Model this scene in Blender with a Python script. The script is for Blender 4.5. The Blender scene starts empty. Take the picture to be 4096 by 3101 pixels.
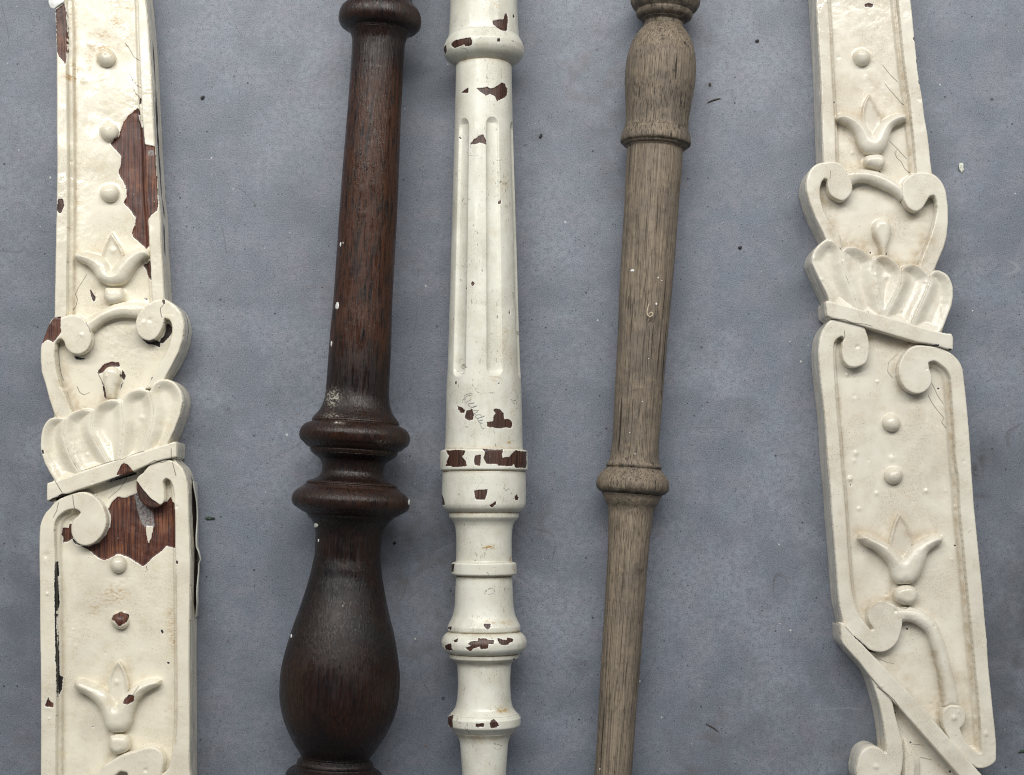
import bpy, math, random
import numpy as np
from mathutils import Matrix, Vector
random.seed(7); np.random.seed(7)
sc = bpy.context.scene
COL = sc.collection

# ------------------------------------------------------------------ camera, world, light, exposure
S4 = 0.0001944            # metres on the floor for one measured pixel of the photograph (4096 wide)
CH = 1.224                # camera height above the floor, metres
CX, CY = 2048.0, 2037.0   # photograph pixel straight below the camera

cd = bpy.data.cameras.new('camera'); cam = bpy.data.objects.new('camera', cd); COL.objects.link(cam)
cam.location = (0, 0, CH); cam.rotation_euler = (0, 0, 0)
cd.sensor_fit = 'HORIZONTAL'; cd.sensor_width = 36.0
cd.lens = 36.0 * CH / (4096 * S4)
cd.shift_y = (CY - 1550.5) / 4096.0
cd.clip_start = 0.05; cd.clip_end = 50
sc.camera = cam

w = bpy.data.worlds.new('World'); sc.world = w; w.use_nodes = True
bg = w.node_tree.nodes['Background']; bg.inputs[0].default_value = (0.90, 0.95, 1.0, 1); bg.inputs[1].default_value = 0.115

def area(name, loc, target, sx, sy, power, color):
    l = bpy.data.lights.new(name, 'AREA'); l.shape = 'RECTANGLE'; l.size = sx; l.size_y = sy; l.energy = power; l.color = color
    o = bpy.data.objects.new(name, l); COL.objects.link(o); o.location = loc
    o.rotation_euler = (Vector(target) - Vector(loc)).to_track_quat('-Z', 'Y').to_euler(); return o
area('ceiling_strip_light', (0.0, 1.50, 1.72), (0, 0.1, 0), 4.0, 0.34, 53, (1.0, 0.985, 0.95))
area('ceiling_lamp', (-0.30, 1.16, 2.15), (0, 0.1, 0), 2.1, 0.12, 21, (1.0, 0.985, 0.95))

sc.view_settings.view_transform = 'Standard'; sc.view_settings.look = 'None'
sc.view_settings.exposure = 0.09; sc.view_settings.gamma = 1.0; sc.view_settings.use_curve_mapping = False
sc.render.engine = 'CYCLES'; sc.cycles.use_denoising = True; sc.cycles.max_bounces = 6; sc.cycles.filter_width = 1.1

# ------------------------------------------------------------------ measuring helpers
REG = {'A1': (100, 0), 'A2': (100, 750), 'A3': (100, 1500), 'A4': (100, 2300),
       'B1': (3100, 0), 'B2': (3100, 600), 'B3': (3200, 1250), 'B4': (3200, 1900), 'B5': (3296, 2301),
       'C1': (1550, 0), 'C2': (1550, 800), 'C3': (1550, 1550), 'C4': (1550, 2301),
       'D1': (1100, 0), 'D2': (1100, 800), 'D3': (1100, 1550), 'D4': (1000, 2301),
       'E1': (2300, 0), 'E2': (2300, 800), 'E3': (2200, 1550), 'E4': (2200, 2301)}
KZ = 800.0 / 1675.0
def P(*args):
    """P('A1',[(x,y),..],'A2',[..]) -> array of photograph pixels"""
    out = []
    for i in range(0, len(args), 2):
        ox, oy = REG[args[i]]
        out += [(ox + x * KZ, oy + y * KZ) for x, y in args[i + 1]]
    return np.array(out, float)
def floor_xy(px, py, z=0.0):
    k = S4 * (1 - z / CH); return ((px - CX) * k, (CY - py) * k)
def to_px(X, Y, Z):
    k = S4 * (1 - Z / CH); return X / k + CX, CY - Y / k

def resample(p, L, closed=True):
    q = np.vstack([p, p[:1]]) if closed else p
    out = []
    for a, b in zip(q[:-1], q[1:]):
        n = max(1, int(math.ceil(np.hypot(*(b - a)) / L)))
        for i in range(n): out.append(a + (b - a) * i / n)
    if not closed: out.append(q[-1])
    return np.array(out)
def chaikin(p, it=2, L=22.0):
    p = resample(p, L)
    for _ in range(it):
        n = np.roll(p, -1, axis=0)
        p = np.stack([p * .75 + n * .25, p * .25 + n * .75], 1).reshape(-1, 2)
    return p
def simplify(p, tol=0.12):
    keep = [0]
    for i in range(1, len(p)):
        a, m, b = p[keep[-1]], p[i], p[(i + 1) % len(p)]
        d = b - a; L = np.hypot(*d)
        if L > 1e-9 and abs(d[0] * (m - a)[1] - d[1] * (m - a)[0]) / L < tol and np.hypot(*(m - a)) < 60: continue
        keep.append(i)
    return p[keep]
def spline(p, sharp=52.0, step=5.0):
    """closed curve through the traced points; corners sharper than the limit stay corners, only eased a little"""
    p = np.array(p, float); keep = np.hypot(*(p - np.roll(p, 1, 0)).T) > 1.0; p = p[keep]; n = len(p)
    d = np.roll(p, -1, 0) - p; l = np.hypot(d[:, 0], d[:, 1]); u = d / l[:, None]; up = np.roll(u, 1, 0); lp = np.roll(l, 1)
    turn = np.degrees(np.arccos(np.clip((u * up).sum(1), -1, 1)))
    t = u * np.sqrt(l)[:, None] + up * np.sqrt(lp)[:, None]; t /= np.hypot(t[:, 0], t[:, 1])[:, None] + 1e-9
    out = []
    for i in range(n):
        j = (i + 1) % n; t0 = u[i] if turn[i] > sharp else t[i]; t1 = u[i] if turn[j] > sharp else t[j]
        k = max(1, int(l[i] / step))
        for q in range(k):
            f = q / k; out.append((2 * f**3 - 3 * f**2 + 1) * p[i] + (f**3 - 2 * f**2 + f) * l[i] * t0 + (-2 * f**3 + 3 * f**2) * p[j] + (f**3 - f**2) * l[i] * t1)
    return np.array(out)
def smooth(p, it=2, L=22.0):
    if it == 2: return simplify(chaikin(spline(p), 2, 7.0))
    return simplify(chaikin(np.array(p, float), it, L))

def sdf(poly, x, y, near=False):
    """signed distance, inside positive; optionally the nearest outline point"""
    best = np.full(x.shape, 1e18); inside = np.zeros(x.shape, bool)
    bx = np.zeros_like(x) if near else None; by = np.zeros_like(x) if near else None
    q = np.roll(poly, -1, axis=0)
    for (ax, ay), (cx, cy) in zip(poly, q):
        dx, dy = cx - ax, cy - ay; L2 = dx * dx + dy * dy
        if L2 < 1e-12: continue
        t = np.clip(((x - ax) * dx + (y - ay) * dy) / L2, 0, 1)
        nx, ny = ax + t * dx, ay + t * dy
        d = (x - nx) ** 2 + (y - ny) ** 2
        m = d < best
        best = np.where(m, d, best)
        if near: bx = np.where(m, nx, bx); by = np.where(m, ny, by)
        if dy != 0:
            c = ((ay > y) != (cy > y)) & (x < dx * (y - ay) / dy + ax)
            inside ^= c
    s = np.sqrt(best); s = np.where(inside, s, -s)
    return (s, bx, by) if near else s
def line_dist(pl, x, y):
    best = np.full(x.shape, 1e18)
    for (ax, ay), (cx, cy) in zip(pl[:-1], pl[1:]):
        dx, dy = cx - ax, cy - ay; L2 = dx * dx + dy * dy + 1e-12
        t = np.clip(((x - ax) * dx + (y - ay) * dy) / L2, 0, 1)
        best = np.minimum(best, (x - ax - t * dx) ** 2 + (y - ay - t * dy) ** 2)
    return np.sqrt(best)
def sstep(a, b, x):
    t = np.clip((x - a) / (b - a), 0, 1); return t * t * (3 - 2 * t)
_wv = [(np.random.uniform(0, 6.28), np.random.uniform(0, 6.28), np.random.uniform(.5, 1.6)) for _ in range(14)]
def wav(x, y, L):
    v = 0
    for a, ph, f in _wv: v = v + np.sin((x * math.cos(a) + y * math.sin(a)) * 6.283 * f / L + ph)
    return v / 5.0

# ------------------------------------------------------------------ object helpers
def mesh_np(name, co, quads, mat, parent=None, attrs=None, smooth_sh=True):
    me = bpy.data.meshes.new(name)
    co = np.asarray(co, np.float32); quads = np.asarray(quads, np.int32); k = quads.shape[1]
    me.vertices.add(len(co)); me.vertices.foreach_set('co', co.ravel())
    me.loops.add(quads.size); me.loops.foreach_set('vertex_index', quads.ravel())
    me.polygons.add(len(quads))
    me.polygons.foreach_set('loop_start', np.arange(len(quads), dtype=np.int32) * k)
    if smooth_sh: me.polygons.foreach_set('use_smooth', np.ones(len(quads), bool))
    for an, v in (attrs or {}).items():
        at = me.attributes.new(an, 'FLOAT', 'POINT'); at.data.foreach_set('value', np.asarray(v, np.float32))
    me.update(calc_edges=True); me.validate()
    me.materials.append(mat)
    o = bpy.data.objects.new(name, me); COL.objects.link(o)
    if parent: o.parent = parent
    return o
def empty(name, loc, label, cat, rz=0, group=None):
    o = bpy.data.objects.new(name, None); COL.objects.link(o); o.location = loc; o.rotation_euler = (0, 0, rz)
    o.empty_display_size = 0.02; o['label'] = label; o['category'] = cat
    if group: o['group'] = group
    return o

# ------------------------------------------------------------------ node helpers
class NT:
    def __init__(s, name):
        s.m = bpy.data.materials.new(name); s.m.use_nodes = True; s.t = s.m.node_tree; s.t.nodes.clear()
        s.out = s.t.nodes.new('ShaderNodeOutputMaterial'); s.b = s.t.nodes.new('ShaderNodeBsdfPrincipled')
        s.t.links.new(s.b.outputs[0], s.out.inputs[0])
        s.co = s.t.nodes.new('ShaderNodeTexCoord').outputs['Object']
    def put(s, sock, v):
        if isinstance(v, bpy.types.NodeSocket): s.t.links.new(v, sock)
        elif isinstance(v, (tuple, list)): sock.default_value = tuple(v) + (1,) if len(v) == 3 and len(sock.default_value) == 4 else v
        else: sock.default_value = v
    def n(s, kind, ins=None, **props):
        x = s.t.nodes.new(kind)
        for k, v in props.items(): setattr(x, k, v)
        for k, v in (ins or {}).items(): s.put(x.inputs[k], v)
        return x
    def map(s, scale, loc=(0, 0, 0), vec=None): return s.n('ShaderNodeMapping', {0: vec or s.co, 1: loc, 3: scale}).outputs[0]
    def noise(s, scale, detail=3, rough=.55, vec=None, dist=0): return s.n('ShaderNodeTexNoise', {'Vector': vec or s.co, 'Scale': scale, 'Detail': detail, 'Roughness': rough, 'Distortion': dist}).outputs['Fac']
    def vor(s, scale, vec=None, out='Distance'): return s.n('ShaderNodeTexVoronoi', {'Vector': vec or s.co, 'Scale': scale}).outputs[out]
    def math(s, op, a, b=0.0, clamp=False):
        x = s.n('ShaderNodeMath', {0: a, 1: b}, operation=op); x.use_clamp = clamp; return x.outputs[0]
    def ss(s, v, a, b, c=0.0, d=1.0): return s.n('ShaderNodeMapRange', {0: v, 1: a, 2: b, 3: c, 4: d}, interpolation_type='SMOOTHSTEP').outputs[0]
    def mix(s, f, a, b, mode='MIX'):
        x = s.n('ShaderNodeMix', data_type='RGBA', blend_type=mode); s.put(x.inputs[0], f); s.put(x.inputs[6], a); s.put(x.inputs[7], b); return x.outputs[2]
    def attr(s, name): return s.n('ShaderNodeAttribute', attribute_name=name).outputs['Fac']
    def bump(s, h, dist, strength=1.0, normal=None):
        x = s.n('ShaderNodeBump', {'Height': h, 'Distance': dist, 'Strength': strength})
        if normal: s.put(x.inputs['Normal'], normal)
        return x.outputs[0]
    def done(s, color, rough, spec=.5, normal=None, coat=0, coat_r=.2):
        s.put(s.b.inputs['Base Color'], color); s.put(s.b.inputs['Roughness'], rough); s.put(s.b.inputs['Specular IOR Level'], spec)
        if normal: s.put(s.b.inputs['Normal'], normal)
        s.b.inputs['Coat Weight'].default_value = coat; s.b.inputs['Coat Roughness'].default_value = coat_r
        return s.m

def wood_under(t, dark=(.040, .014, .011), mid=(.135, .047, .027), light=(.23, .090, .042)):
    st = t.noise(1.0, 5, .65, t.map((900, 30, 300)))
    c = t.mix(t.ss(st, .40, .58), dark, mid)
    c = t.mix(t.math('MULTIPLY', t.ss(t.noise(55, 4), .46, .68), t.ss(st, .42, .60)), c, light)
    return t.mix(t.ss(t.noise(500, 2), .72, .80), c, (.42, .40, .36)), st

def paint_mat(name, a, b, yellow, specks=.5, rough=.26, lump=.0006, fine=.00003, scuff=0.0, under=None):
    t = NT(name)
    base = t.mix(t.ss(t.noise(38, 4), .35, .65), a, b)
    base = t.mix(t.math('MULTIPLY', t.ss(t.noise(95, 5, .65), .52, .72), .35), base, yellow)
    # dust and rubbed-in dirt, small brown specks
    d1 = t.math('MULTIPLY', t.ss(t.noise(1300, 3, .65), .50, .66), t.ss(t.noise(38, 4, .6), .42, .64))
    base = t.mix(t.math('MULTIPLY', d1, .42 * specks), base, (.36, .28, .19))
    base = t.mix(t.math('MULTIPLY', t.ss(t.noise(20, 4, .6, t.map((1, 1, 1), (3, 8, 2))), .50, .70), .28 * specks), base, (.55, .49, .40))
    v = t.vor(420); sp = t.math('MULTIPLY', t.ss(v, .16, .08), t.ss(t.noise(70, 2), .50, .62))
    base = t.mix(t.math('MULTIPLY', sp, .55 * specks), base, (.20, .13, .07))
    if scuff:
        sc_ = t.math('MULTIPLY', t.ss(t.noise(1.0, 3, .6, t.map((1000, 220, 1000))), .62, .68), t.ss(t.noise(40, 4), .44, .60))
        hl = t.math('ABSOLUTE', t.math('SUBTRACT', t.noise(1.0, 2, .5, t.map((34, 46, 34))), .5))
        sc_ = t.math('MAXIMUM', sc_, t.math('MULTIPLY', t.math('MULTIPLY', t.ss(hl, .010, .003), t.ss(t.noise(52, 3), .55, .62)), t.ss(t.noise(800, 2), .42, .58)))
        base = t.mix(t.math('MULTIPLY', sc_, scuff), base, (.10, .09, .075))
        sm = t.math('MULTIPLY', t.ss(t.noise(1.0, 4, .6, t.map((70, 24, 70))), .50, .72), .40)
        base = t.mix(sm, base, (.47, .45, .36))
    # stains of their own shape
    stn = t.attr('stain'); sn = t.math('MULTIPLY', t.ss(t.noise(1.0, 5, .7, t.map((260, 620, 300))), .40, .66), stn, True)
    base = t.mix(t.math('MULTIPLY', sn, 1.1, True), base, (.44, .28, .10))
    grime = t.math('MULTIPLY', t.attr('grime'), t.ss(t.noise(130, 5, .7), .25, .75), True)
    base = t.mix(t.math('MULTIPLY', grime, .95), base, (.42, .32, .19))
    # where paint has flaked away
    chip = t.attr('chip'); nn = t.math('ADD', t.math('MULTIPLY', t.math('SUBTRACT', t.noise(1100, 3, .6), .5), 5.0), t.math('MULTIPLY', t.math('SUBTRACT', t.noise(330, 3, .6), .5), 9.0))
    ch = t.math('ADD', chip, nn)
    bare = t.ss(ch, -.35, .45)
    rim = t.math('MULTIPLY', t.ss(ch, -4.2, -.8), t.math('SUBTRACT', 1.0, bare))
    base = t.mix(t.math('MULTIPLY', rim, .55), base, (.88, .86, .80))
    if under: wc, st = wood_under(t, *under)
    else: wc, st = wood_under(t)
    tn = t.attr('tone'); wc = t.mix(t.ss(tn, 0.0, 1.0), wc, (.014, .013, .012))
    wc = t.mix(t.math('MULTIPLY', t.ss(tn, 0.0, -1.0), t.ss(t.noise(420, 4, .7), .30, .62)), wc, (.30, .30, .30))
    base = t.mix(t.math('MULTIPLY', t.ss(t.attr('crack'), -.2, 1.4), .75), base, (.075, .058, .042))
    col = t.mix(bare, base, wc)
    r = t.math('ADD', t.ss(t.noise(45, 4, .6), .35, .70, 0.0, .26), rough - .09)
    r = t.mix(bare, r, (.42, .42, .42))
    n0 = t.bump(t.noise(1.0, 2, .5, t.map((70, 45, 70))), lump * 1.0)
    n1 = t.bump(t.math('MULTIPLY', t.noise(150, 2, .5), t.ss(t.noise(22, 2), .38, .66)), lump * 1.1, 1.0, n0)
    nb = t.bump(t.noise(1.0, 3, .6, t.map((620, 22, 620))), .00007, 1.0, n1)
    n2 = t.bump(t.noise(900, 2, .5), fine, 1.0, nb)
    n3 = t.bump(t.math('MULTIPLY', st, bare), .0003, 1.0, n2)
    return t.done(col, r, .5, n3)

M = {}
M['cream'] = paint_mat('cream_gloss_paint', (.835, .785, .65), (.785, .73, .595), (.70, .59, .39), 1.0, .20)
M['ivory'] = paint_mat('ivory_gloss_paint', (.775, .735, .635), (.715, .67, .565), (.60, .50, .35), 1.4, .22)
M['white'] = paint_mat('old_white_paint', (.78, .77, .675), (.71, .70, .605), (.62, .56, .42), 1.1, .30, .00022, .00003, .75,
                       ((.035, .016, .012), (.085, .04, .028), (.12, .06, .035)))
def dark_wood():
    t = NT('dark_varnished_oak')
    g = t.noise(1.0, 6, .7, t.map((760, 9, 760)))
    g2 = t.noise(1.0, 3, .6, t.map((1500, 26, 1500)))
    c = t.mix(t.ss(g, .32, .66), (.0038, .0023, .0023), (.027, .0102, .0054))
    c = t.mix(t.math('MULTIPLY', t.ss(g2, .50, .58), .85), c, (.0035, .0025, .0026))
    blotch = t.ss(t.noise(26, 4, .6), .40, .64)
    c = t.mix(t.math('MULTIPLY', blotch, .82), c, (.0046, .0036, .0052))
    rub = t.math('MULTIPLY', t.attr('rub'), t.ss(t.noise(1.0, 4, .65, t.map((420, 60, 420))), .34, .58), True)
    c = t.mix(t.math('MULTIPLY', rub, .62), c, (.095, .033, .013))
    dust = t.math('MULTIPLY', t.ss(t.noise(1.0, 4, .75, t.map((900, 90, 900))), .55, .74), t.ss(t.noise(48, 3), .44, .66))
    c = t.mix(t.math('MULTIPLY', dust, .16), c, (.11, .09, .09))
    crust = t.math('MULTIPLY', t.attr('stain'), t.ss(t.noise(600, 4, .7), .48, .60), True)
    c = t.mix(crust, c, (.42, .39, .33))
    r = t.math('ADD', t.ss(t.noise(1.0, 5, .75, t.map((520, 45, 520), (3, 1, 7))), .34, .64, .09, .44), t.ss(t.noise(40, 3), .40, .66, -.02, .14))
    h = t.math('ADD', t.math('MULTIPLY', g2, .9), g)
    n1 = t.bump(h, .00045); n2 = t.bump(t.noise(60, 3), .0006, .8, n1)
    return t.done(c, r, .42, n2)
def grey_wood():
    t = NT('weathered_bare_oak')
    g = t.noise(1.0, 6, .7, t.map((820, 9, 820)))
    pore = t.noise(1.0, 3, .6, t.map((1700, 12, 1700)))
    c = t.mix(t.ss(g, .33, .68), (.165, .130, .096), (.315, .255, .188))
    c = t.mix(t.math('MULTIPLY', t.ss(t.noise(30, 5, .7), .42, .66), .8), c, (.150, .125, .102))
    c = t.mix(t.math('MULTIPLY', t.ss(t.noise(90, 5, .7), .54, .72), .60), c, (.32, .25, .17))
    c = t.mix(t.math('MULTIPLY', t.ss(t.noise(330, 4, .7, t.map((1, .45, 1))), .48, .66), .45), c, (.100, .080, .060))
    c = t.mix(t.math('MULTIPLY', t.ss(t.noise(60, 4, .7, t.map((1, 1, 1), (3, 7, 1))), .58, .75), .65), c, (.055, .044, .034))
    c = t.mix(t.math('MULTIPLY', t.ss(pore, .52, .66), .34), c, (.040, .031, .024))
    ck = t.noise(1.0, 2, .5, t.map((420, 5, 420), (9, 2, 4))); c = t.mix(t.math('MULTIPLY', t.ss(ck, .66, .70), .8), c, (.018, .013, .010))
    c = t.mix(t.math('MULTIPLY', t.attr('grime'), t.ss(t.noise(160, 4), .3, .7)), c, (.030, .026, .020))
    c = t.mix(t.math('MULTIPLY', t.attr('stain'), t.ss(t.noise(300, 4), .35, .7)), c, (.085, .095, .040))
    c = t.mix(t.ss(t.vor(330), .055, .03), c, (.62, .60, .56))
    r = t.math('ADD', t.math('MULTIPLY', t.noise(120, 3), .25), .48)
    n1 = t.bump(t.math('SUBTRACT', g, t.math('MULTIPLY', t.ss(pore, .56, .70), .9)), .0006)
    n2 = t.bump(t.noise(90, 4), .0008, .8, n1)
    return t.done(c, r, .35, n2)
def concrete():
    t = NT('blue_grey_concrete')
    c = t.mix(t.ss(t.noise(7, 5, .6), .36, .64), (.152, .180, .226), (.250, .280, .332))
    c = t.mix(t.math('MULTIPLY', t.ss(t.noise(38, 4, .6), .42, .60), .6), c, (.238, .230, .274))
    c = t.mix(t.math('MULTIPLY', t.ss(t.noise(16, 5, .65, t.map((1, 1, 1), (4, 1, 0))), .43, .64), .72), c, (.112, .134, .168))
    c = t.mix(t.math('MULTIPLY', t.ss(t.noise(230, 4, .65), .42, .62), .60), c, (.130, .152, .188))
    c = t.mix(t.math('MULTIPLY', t.ss(t.noise(1200, 3, .65), .46, .60), .48), c, (.305, .316, .362))
    c = t.mix(t.math('MULTIPLY', t.ss(t.noise(1000, 2, .6, t.map((1, 1, 1), (5, 3, 0))), .53, .62), .50), c, (.085, .095, .118))
    # faint brown traffic stains
    c = t.mix(t.math('MULTIPLY', t.math('MULTIPLY', t.ss(t.noise(5.5, 3, .5, t.map((1, 1, 1), (2, 9, 0))), .54, .72), t.ss(t.noise(60, 5, .7), .42, .68)), .55), c, (.115, .100, .092))
    # embedded sand grains, dark and pale, of different sizes
    def grains(scale, thr, gate, lo, col, fac, c):
        v = t.n('ShaderNodeTexVoronoi', {'Vector': t.co, 'Scale': scale}); 
        keep = t.ss(t.n('ShaderNodeSeparateColor', {0: v.outputs['Color']}).outputs[0], gate, gate + .02)
        size = t.math('MULTIPLY', t.n('ShaderNodeSeparateColor', {0: v.outputs['Color']}).outputs[1], thr)
        m = t.math('MULTIPLY', t.ss(t.math('SUBTRACT', v.outputs['Distance'], size), .05, lo), keep)
        return t.mix(t.math('MULTIPLY', m, fac), c, col)
    c = grains(420, .26, .66, -.02, (.050, .055, .068), .65, c)
    c = grains(190, .16, .88, -.02, (.024, .026, .030), .85, c)
    c = grains(330, .14, .945, -.02, (.55, .56, .57), .60, c)
    c = grains(120, .09, .90, -.01, (.66, .65, .62), .80, c)
    c = grains(75, .09, .955, -.01, (.035, .035, .040), .75, c)
    c = grains(60, .05, .95, -.01, (.20, .12, .06), .70, c)
    for sc3, lc, wd, gl, colr, f in [((9, 5, 1), (1, 4, 0), .0018, .56, (.10, .10, .112), .5), ((4, 11, 1), (6, 2, 0), .0022, .58, (.34, .35, .38), .35), ((14, 8, 1), (2, 7, 0), .0022, .57, (.09, .075, .075), .45)]:
        ln = t.math('ABSOLUTE', t.math('SUBTRACT', t.noise(1.0, 1, .4, t.map(sc3, lc)), .5))
        c = t.mix(t.math('MULTIPLY', t.math('MULTIPLY', t.ss(ln, wd, wd * .3), t.ss(t.noise(11, 3, .6, t.map((1, 1, 1), lc)), gl, gl + .06)), f), c, colr)
    st = t.math('MULTIPLY', t.attr('stain'), t.ss(t.noise(170, 5, .7), .36, .60), True)
    c = t.mix(t.math('MULTIPLY', st, .8), c, (.060, .048, .040))
    c = t.mix(t.math('MULTIPLY', t.attr('dark_patch'), t.ss(t.noise(26, 5, .65), .22, .60)), c, (.060, .062, .066))
    r = t.math('ADD', t.math('MULTIPLY', t.noise(30, 4), .18), .40)
    n1 = t.bump(t.noise(900, 3, .6), .00018); n2 = t.bump(t.noise(60, 3), .0006, .5, n1)
    return t.done(c, r, .45, n2)
M['dark'] = dark_wood(); M['grey'] = grey_wood(); M['floor'] = concrete()
def plain(name, c, r, noise_s=600, amt=.3, c2=None):
    t = NT(name); col = t.mix(t.math('MULTIPLY', t.ss(t.noise(noise_s, 3), .4, .7), amt), c, c2 or tuple(x * .5 for x in c))
    return t.done(col, r, .4, t.bump(t.noise(noise_s, 2), .0002))
M['spot'] = plain('dried_white_paint_drop', (.80, .80, .78), .35, 900, .15)
M['pencil'] = plain('pencil_graphite', (.24, .245, .255), .5, 2500, .9, (.48, .48, .46))
M['flake'] = plain('pale_paint_flake', (.66, .68, .60), .35, 700, .3, (.45, .47, .38))
M['green'] = plain('green_paint_flake', (.030, .060, .040), .4, 900, .5, (.10, .12, .09))
M['crumb'] = plain('dark_crumb', (.030, .030, .032), .7, 900, .5)
M['sliver'] = plain('wood_splinter', (.060, .045, .036), .6, 900, .6, (.15, .11, .08))
M['pale_wood'] = plain('pale_wood_curl', (.50, .42, .30), .5, 900, .5, (.25, .19, .12))
M['paint_back'] = plain('paint_sheet', (.70, .69, .62), .35, 500, .3, (.5, .48, .4))

# ------------------------------------------------------------------ floor
def make_floor():
    def axis(a, b, k): return np.concatenate([np.linspace(-1.7, a - .02, 10), np.linspace(a, b, k), np.linspace(b + .02, 1.7, 10)])
    ux, uy = axis(-.44, .44, 340), axis(-.25, .44, 270); nx, ny = len(ux), len(uy)
    X, Y = np.meshgrid(ux, uy); co = np.stack([X, Y, np.zeros_like(X)], -1).reshape(-1, 3)
    st = np.zeros(X.shape)
    px, py = to_px(X, Y, 0)
    for x, y, rx, ry, a in [(3925, 1835, 14, 55, .9), (3898, 1885, 14, 28, 1.0), (2155, 545, 22, 24, .8), (3920, 1985, 30, 12, .7), (2840, 160, 20, 20, .35),
                            (2835, 345, 18, 16, .7), (1280, 1570, 12, 10, .9), (2334, 2660, 26, 40, .5), (3745, 1570, 30, 50, .35), (3010, 2670, 40, 60, .25),
                            (2290, 2660, 30, 60, .3), (910, 1650, 60, 30, .25), (2400, 1735, 40, 14, .4), (3330, 3020, 60, 40, .3), (850, 3000, 60, 60, .3),
                            (2130, 165, 60, 12, .3), (1560, 2950, 70, 30, .25), (2990, 1640, 60, 40, .25)]:
        st += a * np.exp(-((px - x) / rx) ** 2 - ((py - y) / ry) ** 2)
    so = np.zeros(X.shape)  # broad soft patches where the floor colour goes to darker grey
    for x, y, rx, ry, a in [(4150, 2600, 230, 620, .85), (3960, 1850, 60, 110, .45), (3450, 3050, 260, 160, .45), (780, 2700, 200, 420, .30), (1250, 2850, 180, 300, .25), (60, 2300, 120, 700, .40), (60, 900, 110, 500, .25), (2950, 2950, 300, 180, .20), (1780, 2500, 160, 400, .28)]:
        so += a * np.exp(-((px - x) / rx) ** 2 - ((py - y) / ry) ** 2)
    i = np.arange(nx * ny).reshape(ny, nx)
    q = np.stack([i[:-1, :-1], i[:-1, 1:], i[1:, 1:], i[1:, :-1]], -1).reshape(-1, 4)
    o = mesh_np('floor', co, q, M['floor'], None, {'stain': st.ravel(), 'dark_patch': so.ravel()}); o['kind'] = 'structure'; o['label'] = 'blue-grey polished concrete floor with dark and pale grains'
make_floor()

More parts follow.
